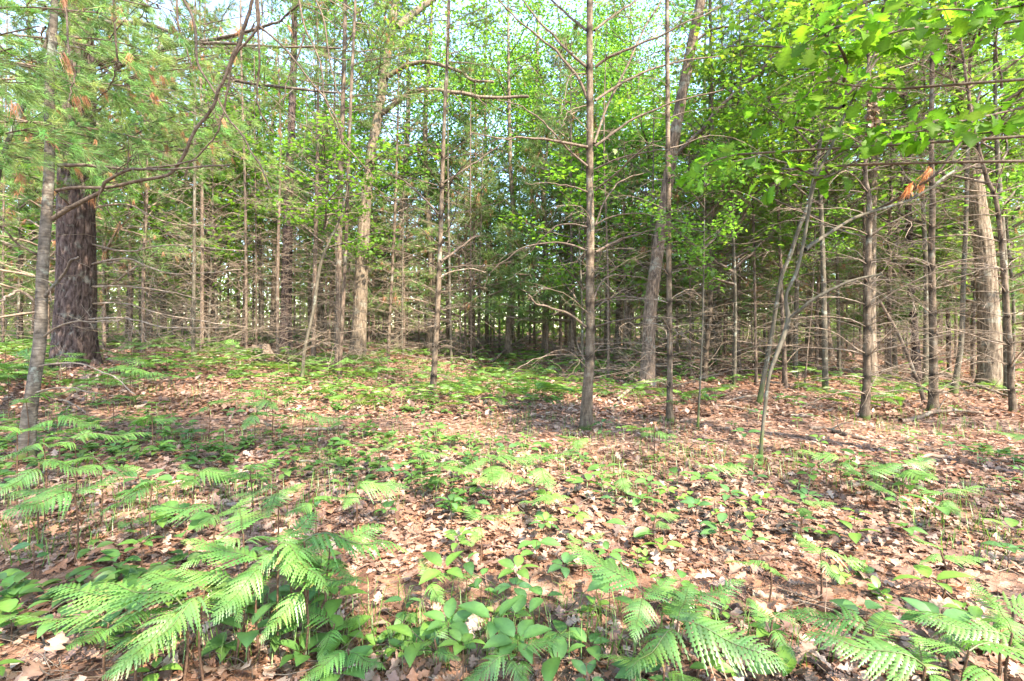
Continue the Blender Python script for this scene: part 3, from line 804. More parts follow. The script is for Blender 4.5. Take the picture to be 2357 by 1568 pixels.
pole('pale thin stem in the tangle of dead twigs left behind the clearing', 'pale', [(1100, 822, 8), (1103, 700, 6), (1106, 560, 5), (1110, 400, 4)], 9, ('pine', 1), 6.5, .6, n=4, ws=1.2, whorl=(.4, 5.5, .4))
t18, b18, D18, Q18 = pole('pale grey trunk curving at mid height behind the clearing', 'oak', [(1170, 822, 22), (1170, 770, 17), (1173, 717, 16), (1180, 660, 15), (1175, 577, 14), (1180, 471, 13), (1175, 386, 11), (1172, 250, 10)], 16, ('oak', 0), 8, 1.1, name='oak_tree', whorl=None, land='the pale curving trunk', group=None)
pole('dark upright trunk with bright litter behind it, far side of the clearing', 'dark', [(1317, 836, 9), (1316, 700, 8.5), (1315, 471, 7)], 10, ('pine', 3), 6, .8)
pole('dim slim trunk within green needles beyond the clearing', 'dark', [(1303, 800, 9), (1303, 682, 9), (1302, 540, 8)], 12, ('pine', 0), 5, .8)

# 5 the main pine
t20, b20, D20, Q20 = hero_tree('pine_tree', 'tall grey pine with whorls of branches standing nearest the middle of the clearing', 'pine',
    [(1348, 990, 36), (1353, 892, 29), (1357, 840, 26), (1359, 787, 24.5), (1359, 646, 23), (1360, 506, 21), (1360, 421, 20), (1358, 246, 18.5), (1357, 105, 17), (1357, -20, 16)], 13, ('pine', 3), 8.2, .9,
    land='the tall grey whorled pine', flare=.12, marks=[(1359, v) for v in (15, 72, 158, 236, 338, 389, 443, 520, 587, 640, 698, 757, 822)])
MAINB = [(Z2, ((1610, 200), (1500, 110), (1380, 0), (1300, -80)), 8, 5), (Z2, ((1610, 440), (1480, 330), (1380, 220), (1260, 90), (1190, -10)), 9, 5), (Z2, ((1615, 650), (1560, 520), (1480, 420), (1390, 320), (1250, 200), (1150, 130), (1030, -10)), 9, 4),
    (Z2, ((1615, 965), (1480, 940), (1330, 910), (1180, 900), (1040, 910), (850, 870)), 9, 3), (Z2, ((1615, 1090), (1500, 990), (1400, 880), (1300, 780), (1180, 700), (1020, 650)), 7, 3),
    (Z2, ((1615, 1260), (1500, 1220), (1350, 1205), (1200, 1200)), 5, 2), (Z5, ((1615, 145), (1500, 125), (1400, 150), (1300, 240), (1200, 350)), 6, 2), (Z5, ((1610, 300), (1500, 260), (1380, 250), (1200, 280), (1080, 360), (980, 440), (930, 540)), 7, 2),
    (Z5, ((1610, 805), (1500, 720), (1390, 680), (1280, 640), (1225, 590)), 8, 6), (Z5, ((1605, 990), (1400, 985), (1250, 1020), (1110, 1110)), 4, 2),
    (Z5, ((1670, 310), (1800, 240), (1950, 190), (2100, 165), (2240, 155)), 8, 4), (Z5, ((1670, 130), (1740, 90), (1850, 60), (2000, 60), (2240, 100)), 6, 3), (Z5, ((1670, 640), (1750, 615), (1900, 605), (2020, 640)), 6, 3),
    (Z5, ((1650, 640), (1690, 530), (1760, 470), (1900, 470), (2050, 500)), 7, 3), (Z5, ((1668, 800), (1800, 760), (2000, 740), (2200, 745)), 6, 3), (Z5, ((1665, 1090), (1850, 1080), (1990, 1085)), 4, 2), (Z5, ((1660, 960), (1850, 940), (2050, 990)), 4, 2),
    (Z2, ((1660, 200), (1800, 90), (1940, 0), (2040, -70)), 8, 5), (Z2, ((1665, 440), (1750, 380), (1900, 310), (2100, 230), (2240, 160), (2500, 40)), 9, 4), (Z2, ((1665, 660), (1800, 570), (1950, 490), (2100, 430), (2240, 400), (2480, 370)), 9, 4),
    (Z2, ((1665, 960), (1760, 890), (1900, 790), (2060, 720), (2240, 650), (2500, 590)), 9, 4), (Z2, ((1660, 940), (1700, 820), (1740, 700), (1850, 480), (1930, 320), (2000, 170), (2090, 40), (2120, -20)), 8, 5),
    (Z2, ((1665, 1110), (1800, 1050), (1990, 1000), (2200, 980)), 6, 3), (Z2, ((1665, 1250), (1800, 1140), (1990, 970), (2150, 900)), 6, 3), (Z2, ((1665, 1480), (1740, 1300), (1850, 1180), (2000, 1130)), 6, 3),
    (Z2, ((1610, 480), (1500, 500), (1470, 620), (1430, 760)), 4, 2), (Z2, ((1610, 690), (1500, 730), (1450, 830)), 4, 2)]
for zf, L, w0, w1 in MAINB:
    px_branch(t20, b20, D20, [zf(p) for p in L], w0 * .78, w1 * .7, M_VINE, dy=U(-1.0, .9), twigs=9, tw=.25)
for h in (.55, .8, 1.1, 1.5, 2.0, 2.6, 3.2, 3.9, 4.7, 5.6, 6.6):
    for k in range(2):
        put('branch', DEAD_BRANCH[rng.integers(10)], t20, sample(Q20, h), U(.5, 2.6) if k else U(-2.6, -.5), U(0, .3), 0, U(.6, 1.1))

pole('pale mottled trunk behind the tall grey whorled pine', 'pale', [(1395, 808, 13), (1399, 650, 13), (1402, 506, 13), (1409, 456, 12), (1420, 350, 10)], 14, ('oak', 1), 7, 1.0, name='maple_tree', whorl=None)
pole('crooked blotched trunk further behind the tall grey whorled pine', 'pale', [(1420, 819, 19), (1424, 740, 17), (1427, 664, 15), (1438, 580, 13), (1448, 517, 12), (1462, 380, 9)], 13, ('oak', 2), 7, 1.0, name='maple_tree', whorl=None)
t23, b23, D23, Q23 = hero_tree('oak_tree', 'thick dark oak leaning away behind a slim pine', 'oak_dark',
    [(1490, 889, 44), (1493, 800, 36), (1497, 717, 35), (1515, 577, 32), (1527, 489, 31), (1557, 281, 29), (1590, 105, 27), (1612, -30, 25)], 17, ('oak', 2), 10, .65, land='the thick leaning oak', flare=.15)
px_branch(t23, b23, D23, [(1555, 360), (1571, 340), (1613, 302), (1652, 253), (1683, 224), (1711, 196), (1746, 168), (1775, 140), (1813, 105), (1862, 74), (1887, 49), (1903, 28)], 9, 11, M_LIMB, twigs=8, dy=-1.5, n=40, tw=.15, sides=8)
px_branch(t23, b23, D23, [Z3(p) for p in ((60, 300), (180, 200), (330, 170), (450, 110), (580, 30))], 6, 4, M_LIMB, twigs=8, dy=-.5)
pole('slim pine with pale bark standing right before the thick leaning oak', 'pine', [(1541, 973, 18), (1541, 887, 15), (1541, 787, 14.5), (1539, 577, 13.5), (1539, 456, 13), (1537, 211, 11.5), (1535, -20, 10)], 12, ('pine', 2), 8, .8, whorl=(.5, 6.5, .42), n=4, ws=1.0, land='the slim pale-barked pine', group=None)
pole('whip-thin sapling beside the slim pine before the leaning oak', 'pale', [(1606, 991, 6), (1612, 880, 5), (1617, 787, 4.5), (1622, 650, 4)], 3.6, ('under', 1), 2.1, .5, name='maple_sapling', whorl=None)
pole('brown pine bending slightly, dense with dead twigs, past the leaning oak', 'pine', [(1622, 880, 13), (1628, 790, 12), (1636, 717, 11), (1640, 560, 10), (1645, 471, 9), (1643, 316, 7.5), (1640, 150, 6)], 10, ('pine', 3), 7, .7, whorl=(.3, 6, .3), n=5, ws=1.15, land='the bending twiggy pine')
pole('dark thin trunk before the distant thicket, past the bending twiggy pine', 'dark', [(1703, 857, 9), (1697, 760, 8), (1692, 640, 7)], 10, ('pine', 0), 6, .7, n=4)
pole('thin straight reddish trunk behind the mossy forked sapling', 'dark', [(1741, 885, 8), (1738, 720, 7), (1733, 471, 6), (1730, 300, 5)], 10, ('pine', 1), 6.5, .7, n=4)

# 6 the forked sapling and its neighbour
t29, b29, D29, _ = hero_tree('maple_sapling', 'mossy grey sapling that forks at chest height, standing alone in the litter', 'maple',
    [(1751, 1078, 13), (1752, 1019, 9), (1762, 928, 9), (1768, 864, 9), (1789, 808, 11), (1817, 738, 13), (1813, 682, 8), (1831, 629, 8), (1848, 559, 8), (1862, 491, 8), (1877, 414, 8), (1915, 340, 8), (1943, 281, 7), (1985, 211, 6), (2027, 120, 5)], 4.4, ('under', 2), 3.3, .6, land='the mossy forked sapling', flare=.3)
px_branch(t29, b29, D29, [Z6(p) for p in ((720, 735), (760, 700), (820, 650), (960, 560), (1180, 480), (1300, 440))], 9, 5, M_MAPLE, twigs=6, dy=-.4, sides=8, tw=.2)
px_branch(t29, b29, D29, [Z6(p) for p in ((805, 295), (860, 250), (940, 200), (1150, 80), (1400, 0), (1640, -120), (1800, -250))], 9, 5, M_MAPLE, twigs=6, dy=.5, sides=8, tw=.2)
px_branch(t29, b29, D29, [Z3(p) for p in ((880, 1160), (720, 1090), (600, 1050), (480, 1020), (330, 1060))], 5, 2, M_MAPLE, twigs=8, dy=-.5, tw=.2)
px_branch(t29, b29, D29, [Z3(p) for p in ((880, 1180), (1000, 1140), (1100, 1080), (1180, 1000))], 5, 2, M_MAPLE, twigs=6, dy=-.4, tw=.2)
hero_tree('maple_sapling', 'pale mossy stem rising just behind the forked sapling and crossing it', 'maple',
    [(1747, 931, 13), (1768, 822, 11), (1782, 752, 10), (1799, 646, 10), (1824, 583, 10), (1841, 524, 10), (1862, 470, 9), (1880, 380, 8), (1905, 280, 6)], 6, ('under', 0), 4.0, .8)
pole('dark straight trunk behind the mossy forked sapling', 'dark', [(1807, 889, 13), (1805, 800, 10), (1803, 752, 9), (1796, 471, 8), (1793, 320, 7)], 10, ('pine', 2), 6.5, .7, n=4, ws=1.1)
pole('hair-thin stem past the mossy forked sapling', 'dark', [(1852, 889, 4), (1860, 790, 3.5), (1866, 717, 3)], 4, ('under', 1), 2.4, .5, name='maple_sapling', whorl=None)
pole('broken dark trunk far back between the forked sapling and the brown pine', 'oak_dark', [(1903, 833, 36), (1900, 780, 28), (1899, 700, 25)], 15, ('oak', 2), 6, 1.1, name='oak_tree', whorl=None)

# 7 the right side
t33, b33, D33, Q33 = pole('brown pine with a clump of dead leaves high on its stem', 'pine', [(1990, 966, 21), (1997, 857, 17.5), (1999, 717, 16), (2001, 612, 14.5), (2004, 471, 13), (1998, 386, 9.5), (2006, 210, 8.5), (2011, 60, 7)], 9, ('pine', 0), 6.2, .7, whorl=(.35, 5.6, .33), n=5, ws=1.15, land='the dead-leaf brown pine', group=None)
mb = MB()
n = 90
P = np.array([Vector(at(2006 + U(-9, 9), 205 + U(0, 95), D33 - .15)) for _ in range(n)]) - b33
scatter(mb, OAK_LOW, frames(norm(rng.normal(0, .5, (n, 3)) + np.array([0, 0, -1])), rng.normal(0, 1, (n, 3))), rng.uniform(.07, .13, n), P, np.array([[.12, .075, .04]]) * rng.uniform(.5, 1.5, (n, 1)))
obj('dead_leaves', mb.mesh('dead_leaves', M_DRY), t33)
pole('grey oak directly behind the brown pine with dead leaves', 'oak', [(2006, 885, 27), (2006, 717, 25), (2010, 471, 23), (2014, 386, 22), (2027, 246, 19), (2040, 80, 16)], 16, ('oak', 0), 8, 1.1, name='oak_tree', whorl=None)
pole('brown pine banded with whorl scars, before the broad grey oak', 'pine', [(2148, 949, 21), (2148, 822, 18), (2145, 717, 16.5), (2139, 577, 14.5), (2136, 471, 13), (2132, 351, 11), (2129, 175, 10), (2128, 0, 9)], 11, ('pine', 3), 7, .8, whorl=(.3, 6.5, .33), n=5, ws=1.2, land='the whorl-banded pine', group=None)
pole('lichen-mottled thin trunk between the whorl-banded pine and the broad oak', 'maple', [(2195, 910, 15), (2204, 850, 13), (2213, 787, 12), (2220, 646, 11), (2228, 480, 10)], 10, ('oak', 1), 6, .8, name='maple_tree', whorl=None)
t37, b37, D37, Q37 = hero_tree('oak_tree', 'broad pale grey oak with plated bark and a moss skirt', 'oak',
    [(2283, 892, 70), (2282, 850, 58), (2280, 822, 53), (2273, 717, 47), (2262, 577, 43), (2259, 489, 41), (2249, 351, 37), (2235, 211, 36), (2228, 140, 34), (2220, 0, 30)], 17, ('oak', 3), 8.5, 1.2, land='the broad grey oak', flare=.15)
px_branch(t37, b37, D37, [(2228, 180), (2205, 130), (2190, 60), (2185, 0)], 16, 12, M_OAK, twigs=8, dy=.4, sides=8)
pole('slim dark pine at the edge beyond the broad grey oak', 'pine', [(2332, 952, 15), (2326, 870, 13), (2322, 805, 12.5), (2308, 629, 11), (2287, 471, 10), (2270, 400, 9), (2240, 250, 7)], 9, ('pine', 1), 6.5, .7, whorl=(.35, 5.6, .38), n=5, ws=1.15)
pole('leaning dead pole propped between the two brown pines', 'dark', [(2129, 928, 9), (2076, 787, 8), (2024, 690, 7)], 0, None, whorl=(.4, 1.2, .4), n=2, ws=.5, name='dead_tree')
pole('dark heavy trunk in shade behind the whorl-banded pine', 'pine_mid', [(2111, 875, 20), (2104, 780, 18), (2095, 700, 17), (2087, 612, 16)], 13, ('pine', 2), 6, 1.0, n=4, ws=1.2)
pole('dim thin trunk in shade before the broad grey oak', 'dark', [(2185, 862, 10), (2184, 760, 9), (2180, 600, 8)], 11, ('pine', 0), 6, .8, n=4, ws=1.1)

# ------------------------------------------------------------------ trees further back
FAR_TRUNK = {}
def far_trunk(kind):
    mat, style = {'pine': (M_DARKTRUNK, 'smooth'), 'grey': (M_OAK, 'plate'), 'pale': (M_MAPLE, 'smooth')}[kind]
    out = []
    for k in range(4):
        dx = U(-.35, .35)
        mb, Q, r = trunk_mesh([(0, 0, -.3), (0, 0, 0), (dx * .3, U(-.1, .1), 4), (dx, U(-.3, .3), 9), (dx * 1.1, 0, 14)], [.095, .09, .075, .05, .012], 9, 34, mat, style, .25, .25)
        out.append((mb.mesh('trunk', mat), Q))
    return out
for k in ('pine', 'grey', 'pale'): FAR_TRUNK[k] = far_trunk(k)
BRANCH_SET = []
for k in range(5):
    mb = MB()
    h = .25
    while h < 6.5:
        a0 = U(0, 6)
        for q in range(4):
            a = a0 + q * PI / 2 + U(-.5, .5)
            branch_arrays(mb, (0.05 * math.cos(a), 0.05 * math.sin(a), h + U(-.08, .08)), (math.cos(a), math.sin(a), U(-.1, .6)), U(.7, 1.6), .0075, twigs=8, sub=1, droop=.055, wig=.13, sides=3, r_min=.0040, tw_len=.5)
        h += U(.3, .5)
    BRANCH_SET.append(mb.mesh('dead_branches', M_TWIG))

FARS = []
def far_tree(x, y, kind, scale):
    z = gz(x, y)
    if kind == 'pine':
        nm, tk = 'pine_tree', 'pine'
    elif kind == 'oak':
        nm, tk = 'oak_tree', 'grey' if rng.random() < .6 else 'pale'
    elif kind == 'snag':
        nm, tk = 'dead_tree', ('pine' if rng.random() < .6 else 'pale')
    elif kind == 'lowpine':
        nm, tk = 'pine_tree', 'pine'
    elif kind == 'mid':
        nm, tk = 'maple_tree', 'pale'
    elif kind == 'sapling':
        nm, tk = 'pine_sapling', 'pine'
    else:
        nm, tk = 'maple_sapling', 'pale'
    t = thing(nm, (x, y, z), '', 'tree', None, U(0, 6.28), 1.0)
    s = scale
    me, Q = FAR_TRUNK[tk][rng.integers(4)]
    thick = {'pine': U(.5, 1.0), 'oak': U(1.2, 2.3), 'sapling': .5, 'maple': .45, 'mid': .65, 'lowpine': .6, 'snag': U(.3, .6)}[kind]
    hs = {'pine': 1, 'oak': 1.15, 'sapling': .3, 'maple': .36, 'mid': .62, 'lowpine': .55, 'snag': U(.55, 1.0)}[kind] * s
    obj('trunk', me, t, (0, 0, 0), (0, 0, 0), (thick, thick, hs))
    top = lambda h: (float(np.interp(h / hs, Q[:, 2], Q[:, 0])) * thick, float(np.interp(h / hs, Q[:, 2], Q[:, 1])) * thick, h)
    if kind == 'snag':
        obj('dead_branches', BRANCH_SET[rng.integers(5)], t, (0, 0, 0), (0, 0, U(0, 6)), (s * .6, s * .6, s * hs))
        TREES.append((x, y)); FARS.append((t, kind, x, y)); return
    if kind == 'pine':
        o = obj('dead_branches', BRANCH_SET[rng.integers(5)], t, (0, 0, 0), (0, 0, U(0, 6)), (s, s, s * U(.8, 1.1)))
        h = U(4.2, 7.0) * s
        w, l = PINE_CROWN[rng.integers(4)]
    elif kind == 'oak':
        h = U(3.4, 6.5) * s; w, l = OAK_CROWN[rng.integers(4)]
    elif kind == 'lowpine':
        h = U(1.6, 2.6) * s; w, l = PINE_LIGHT[rng.integers(3)]
        obj('dead_branches', BRANCH_SET[rng.integers(5)], t, (0, 0, 0), (0, 0, U(0, 6)), (s * .8, s * .8, s * .4))
    elif kind == 'mid':
        h = U(2.6, 3.8) * s; w, l = MID_CROWN[rng.integers(3)]
    elif kind == 'sapling':
        h = .7 * s; w, l = PINE_SMALL[rng.integers(3)]; s *= U(.9, 1.6)
    else:
        h = U(1.1, 1.9) * s; w, l = UNDER_CROWN[rng.integers(3)]; s *= U(.8, 1.15)
    c = obj('crown', l, t, top(h), (0, 0, U(0, 6)), s * U(.9, 1.15))
    obj('crown_limbs', w, c)
    TREES.append((x, y)); FARS.append((t, kind, x, y))

KEEP = [(657, b10[1]), (832, b13[1]), (870, b13[1]), (988, b15[1]), (1173, b18[1]), (1500, b23[1]), (1545, b23[1]), (2275, b37[1]), (2006, b33[1])]
def hides(x, y, pad):
    u = x / y * FPX * PS + 1178
    return any(abs(u - ku) < pad and y < ky + .5 for ku, ky in KEEP)

def free(x, y, dmin):
    a = np.array(TREES)
    return np.min(np.hypot(a[:, 0] - x, a[:, 1] - y)) > dmin

# saplings and shrubby maples placed where the photograph shows their green
for (u, y, kind, s) in ((560, 12.5, 'maple', 1.3), (640, 14.5, 'maple', 1.5), (720, 11.5, 'maple', 1.2), (480, 15, 'maple', 1.3), (820, 13.8, 'maple', 1.3), (930, 16, 'maple', 1.5), (780, 17, 'maple', 1.6), (1120, 19, 'maple', 1.5),
        (1260, 18, 'sapling', 1.8), (1310, 19, 'sapling', 1.9), (1060, 20, 'sapling', 1.8), (1450, 19, 'sapling', 1.7), (1700, 14, 'sapling', 1.5), (1880, 13, 'sapling', 1.6), (1930, 15, 'sapling', 1.9),
        (1830, 17, 'sapling', 1.9), (2060, 14, 'sapling', 1.6), (2240, 12, 'sapling', 1.3), (2300, 15, 'sapling', 1.8), (2180, 17, 'maple', 1.4), (2080, 19, 'maple', 1.5), (1950, 20, 'maple', 1.6), (1760, 19, 'maple', 1.5), (1650, 18, 'maple', 1.7), (1560, 20, 'maple', 1.6), (1490, 15.5, 'maple', 1.5),
        (240, 14, 'sapling', 1.8), (110, 13, 'sapling', 1.6), (340, 17, 'sapling', 2.0), (420, 19, 'maple', 1.6), (40, 16, 'maple', 1.6), (170, 18, 'maple', 1.7), (1340, 13.5, 'maple', 1.2), (2330, 11.5, 'maple', 1.3), (1690, 11, 'maple', 1.2)):
    x = (u / PS - 512) / FPX * y
    if free(x, y, .5) and not hides(x, y, 120 if kind == 'maple' else 60): far_tree(x, y, kind, s)

for (u, y, s) in ((1690, 11.5, 1.0), (1900, 10, 1.0), (2130, 11, 1.05), (2320, 9, .95), (1700, 19, 1.2), (2060, 13, 1.1), (2240, 13.5, 1.1), (1830, 12, .95), (1400, 18, 1.2), (930, 22, 1.3), (740, 20, 1.3), (600, 18.5, 1.2), (500, 16, 1.1), (1450, 20, 1.3), (400, 18, 1.2)):
    x = (u / PS - 512) / FPX * y
    if not hides(x, y, 18): far_tree(x, y, 'mid', s)
for (u, y, s) in ((1070, 20, 1.2), (1255, 19, 1.2), (1150, 23, 1.3), (1320, 22, 1.3), (1000, 24, 1.4), (860, 23, 1.3), (660, 22, 1.3), (1560, 21, 1.2), (1760, 20, 1.2), (1980, 21, 1.3), (2200, 19, 1.2), (420, 22, 1.3), (180, 20, 1.2), (1220, 28, 1.6), (1080, 30, 1.6), (1420, 28, 1.6), (1320, 19, 1.2), (1010, 21, 1.2), (1130, 25, 1.4), (930, 19, 1.1), (1440, 16, 1.0), (1700, 15, 1.0), (1900, 16, 1.1), (2100, 15, 1.0), (560, 17, 1.1), (330, 13, 1.0), (240, 16, 1.1), (750, 17, 1.1)):
    x = (u / PS - 512) / FPX * y
    if not hides(x, y, 22): far_tree(x, y, 'lowpine', s)
for (u, y, s) in ((1120, 25, 1.3), (1255, 22, 1.2), (1360, 26, 1.3), (1030, 28, 1.3), (1180, 31, 1.4), (1440, 24, 1.2), (740, 25, 1.2), (600, 27, 1.3), (1640, 23, 1.2), (1820, 25, 1.2)):
    far_tree((u / PS - 512) / FPX * y, y, 'oak', s)
for (u, y, s) in ((1090, 20.5, 1.0), (1290, 21, 1.1), (1230, 24, 1.1), (300, 15, 1.1), (180, 17, 1.1), (480, 17.5, 1.1)):
    far_tree((u / PS - 512) / FPX * y, y, 'pine', s)
# unseen neighbours, added beside and behind the camera to dapple the near ground
for (x, y, kind, s) in ((7.6, -.6, 'pine', 1.1), (3.6, -3.4, 'oak', 1.0), (-2.6, -3.0, 'pine', 1.0), (0.6, -5.5, 'oak', 1.0), (9.5, 2.5, 'pine', 1.0)):
    far_tree(x, y, kind, s)

tries = 0; count = {'pine': 0, 'oak': 0}
while tries < 6000 and sum(count.values()) < 95:
    tries += 1
    y = 11.5 + 29 * rng.random() ** 1.15
    x = U(-1.15, 1.15) * y * 1.05
    u = x / y * FPX * PS + 1178
    if 920 < u < 1320 and y < 20 + U(0, 8): continue
    if not free(x, y, 1.15) or hides(x, y, 22): continue
    if .8 < x < 9.5 and 8 < y < 18: continue   # the gap that lets the sun into the clearing
    kind = 'oak' if y > 17 and rng.random() < .27 else 'pine'
    far_tree(x, y, kind, U(.8, 1.2)); count[kind] += 1

tries = 0
n0 = len(FARS)
while tries < 3000 and len(FARS) - n0 < 70:
    tries += 1
    y = U(15, 42); x = U(-1.12, 1.12) * y
    if not free(x, y, .7) or hides(x, y, 60): continue
    if abs(x + .0 * y) < .2 * y and y < 27: continue
    far_tree(x, y, 'sapling' if rng.random() < .55 else 'maple', U(1.2, 2.2))

tries = 0; n0 = len(FARS)
while tries < 4000 and len(FARS) - n0 < 75:
    tries += 1
    y = 10.5 + 24 * rng.random() ** 1.1; x = U(-1.1, 1.1) * y
    if not free(x, y, .5) or hides(x, y, 14): continue
    if abs(x + .02 * y) < .19 * y and y < 17: continue
    far_tree(x, y, 'snag', U(.8, 1.2))

# the tangle of dead twigs under the trees, too fine to count
def twig_thicket():
    mb = MB()
    for k in range(2900):
        y = 10 + 34 * rng.random() ** 1.3; x = U(-1.12, 1.12) * y
        if abs(x + .03 * y) < .16 * y and y < 15: continue
        h = 3.2 * rng.random() ** 1.4 + .15; a = U(0, 6.28)
        P = add_twig(mb, (x, y, gz(x, y) + h), (math.cos(a), math.sin(a), U(-.25, .4)), U(.6, 2.0), U(.0035, .0065) * (1 + y * .02), 5, .15, .03, 3)
        for q in range(3):
            j = rng.integers(1, 6)
            add_twig(mb, P[j], norm(P[j] - P[j - 1]) + rng.normal(0, .6, 3), U(.25, .8), .0034 * (1 + y * .02), 4, .2, .02, 3)
    o = obj('dead_twig_tangle', mb.mesh('dead_twig_tangle', M_TWIG), kind='stuff')
    o['label'] = 'tangle of fine dead twigs between the trunks'
twig_thicket()

# the wood further off, one mass
def distant_woods():
    mb, mt = MB(), MB()
    n = 200
    for k in range(n):
        y = U(62, 115); x = U(-1.2, 1.2) * y
        z = gz(x, y); h = U(15, 23); r = U(.1, .28)
        tube(mt, [(x, y, z - .3), (x + U(-.3, .3), y, z + h * .5), (x + U(-.6, .6), y, z + h)], [r, r * .7, .03], 6, cap=False)
        m = 460
        hh = rng.beta(1.15, 1.5, m) * h * .95 + .3
        rr = np.sqrt(rng.random(m)) * 3.6; a = rng.uniform(0, 2 * PI, m)
        cl = np.round(hh / 1.6) * 1.6
        P = np.stack([x + rr * np.cos(a), y + rr * np.sin(a), z + .6 * hh + .4 * cl], -1)
        base = GREENS[rng.integers(4)] if rng.random() < .8 else (.09, .15, .045)
        scatter(mb, DIAMOND, frames(rng.normal(0, 1, (m, 3)), np.array([0, 0, 1.]) + rng.normal(0, .5, (m, 3))), rng.uniform(.3, .75, m), P, leaf_cols(m, base))
    m = 44000
    y = rng.uniform(32, 64, m); x = rng.uniform(-1.2, 1.2, m) * y; h = rng.random(m) ** 1.2 * (3.0 + 7 * vnoise(np.stack([x * .3, y * .3, x * 0], -1), 17))
    scatter(mb, DIAMOND, frames(rng.normal(0, 1, (m, 3)), np.array([0, 0, 1.]) + rng.normal(0, .6, (m, 3))), rng.uniform(.25, .6, m), np.stack([x, y, ground_z(x, y) + h], -1), leaf_cols(m, (.13, .21, .035)))
    o = obj('distant_woods', mb.mesh('distant_woods', M_LEAF), kind='stuff')
    o['label'] = 'far-off wood of green crowns behind the trunks'
    o2 = obj('distant_trunks', mt.mesh('distant_trunks', M_DARKTRUNK), o, kind='stuff')
distant_woods()

# ------------------------------------------------------------------ oak whose big leaves hang in at the top right
OAK_BIG = [half_leaf(OAK_X, np.array(OAKFULL_Y) * s, f, c, w).__class__(half_leaf(OAK_X, np.array(OAKFULL_Y) * s, f, c, w)) for s, f, c, w in ((1.1, .15, .25, .01), (1.0, .3, .5, .015), (1.2, .05, .1, .012), (.95, .4, .3, .01))]
def leaf_mesh(name, tmpl, col, mat):
    n = len(tmpl[0]) // 3                     # midrib first, then the two edges
    k = np.concatenate([np.full(n, 1.25), np.tile(np.where(np.arange(n) % 2, .84, 1.0), 2)])
    return MB().add(tmpl[0], tmpl[1], np.array(col)[None] * k[:, None]).mesh(name, mat)
OAK_LEAF_MESH = [leaf_mesh('leaf', OAK_BIG[i % 4], c, M_BIGLEAF) for i, c in enumerate(((.10, .19, .018), (.085, .17, .02), (.13, .21, .02), (.07, .15, .022), (.11, .20, .02), (.09, .18, .016)))]
to_ = thing('oak_tree', (5.3, 3.3, gz(5.3, 3.3)), 'oak beyond the edge whose big bright lobed leaves hang in at the top corner', 'tree')
bo = np.array(to_.location)
mb, Qo, ro = trunk_mesh([(0, 0, -.2), (0, .05, 2), (-.1, .1, 5), (-.1, .1, 9)], [.12, .11, .08, .02], 14, 50, M_MAPLE, 'smooth')
obj('trunk', mb.mesh('trunk', M_MAPLE), to_); TREES.append((5.3, 3.3))
def set_leaf(parent, p, x, up, s, me):
    R = frames(np.asarray([x]), np.asarray([up]))[0]
    o = obj('leaf', me, parent)
    o.matrix_local = Matrix.Translation(Vector(p)) @ Matrix(R.tolist()).to_4x4() @ Matrix.Scale(s, 4)
    return o
TW = [([(2420, 620), (2240, 700), (2000, 760), (1800, 800), (1560, 860), (1400, 870), (1200, 870), (1050, 900)], 4.0, 30),
      ([(2420, 120), (2100, 150), (1750, 190), (1600, 180), (1400, 210), (1200, 290), (1050, 370), (900, 400)], 4.0, 30),
      ([(1500, -60), (1250, 0), (1100, 60), (950, 190), (830, 270), (760, 330)], 3.9, 14),
      ([(1700, 560), (1400, 580), (1100, 560), (900, 540), (780, 650), (560, 690)], 4.3, 14),
      ([(1150, 1080), (950, 1150), (740, 1150), (600, 1130), (480, 1160)], 4.4, 10),
      ([(560, 1000), (400, 1010), (250, 1040), (130, 1090), (60, 1180)], 4.8, 9),
      ([(2420, 20), (2200, 40), (2000, 70), (1800, 60), (1600, 60), (1450, 20)], 3.7, 16)]
for pts, Y, nl in TW:
    P = np.array([at(*Z3(p), Y + .25 * math.sin(i * 1.3)) for i, p in enumerate(pts)]) - bo
    start = sample(Qo, max(.8, P[0][2] - .3))
    full = smooth_path(np.concatenate([[start], P]), 40)
    mb = MB(); tube(mb, full, np.linspace(.014, .003, 40), 5)
    br = obj('branch', mb.mesh('branch', M_VINE), to_)
    nl = int(nl * 2.7)
    for k in range(nl):
        i = int(39 * (.28 + .72 * (k + U(0, .9)) / nl)); i = min(i, 38)
        q = full[i]; ax = norm(full[i + 1] - full[i])
        d = norm(ax * .5 + rng.normal(0, .8, 3) + np.array([0, -.1, -.45]))
        off = rng.normal(0, .07, 3) + d * .03
        set_leaf(br, q + off, d, norm(np.array([0, -.35, 1]) + rng.normal(0, .45, 3)), U(.12, .185), OAK_LEAF_MESH[rng.integers(6)])

# orange dead needles caught on a branch
mn = MB()
bt = np.array(b33)
for (zx, zy, L) in ((1480, 1240, .15), (1500, 1215, .14), (1600, 1140, .15), (1620, 1110, .12), (1570, 1225, .1)):
    n = 46; p = at(*Z3((zx, zy)), D33 - 1.4) - bt
    d = norm(np.array([-.45, 0, -1.]) + rng.normal(0, .28, (n, 3)))
    s = norm(np.cross(d, rng.normal(0, 1, (n, 3)))) * .003
    pp = p + rng.normal(0, .015, (n, 3))
    mn.add(np.stack([pp - s, pp + s, pp + d * L * rng.uniform(.7, 1.1, (n, 1))], 1).reshape(-1, 3), np.arange(n * 3).reshape(-1, 3), np.array([.42, .15, .04]))
px_branch(t33, b33, D33, [Z3(p) for p in ((1225, 1400), (1400, 1310), (1520, 1240), (1640, 1160), (1760, 1020), (1880, 830), (1960, 600))], 7, 5, M_LIMB, twigs=8, Ys=[D33, D33 - .6, D33 - 1.2, D33 - 1.5, D33 - 1.6, D33 - 1.7, D33 - 1.7])
obj('dead_needles', mn.mesh('dead_needles', M_DRY), t33, label='orange dead needle tufts on a bent branch')

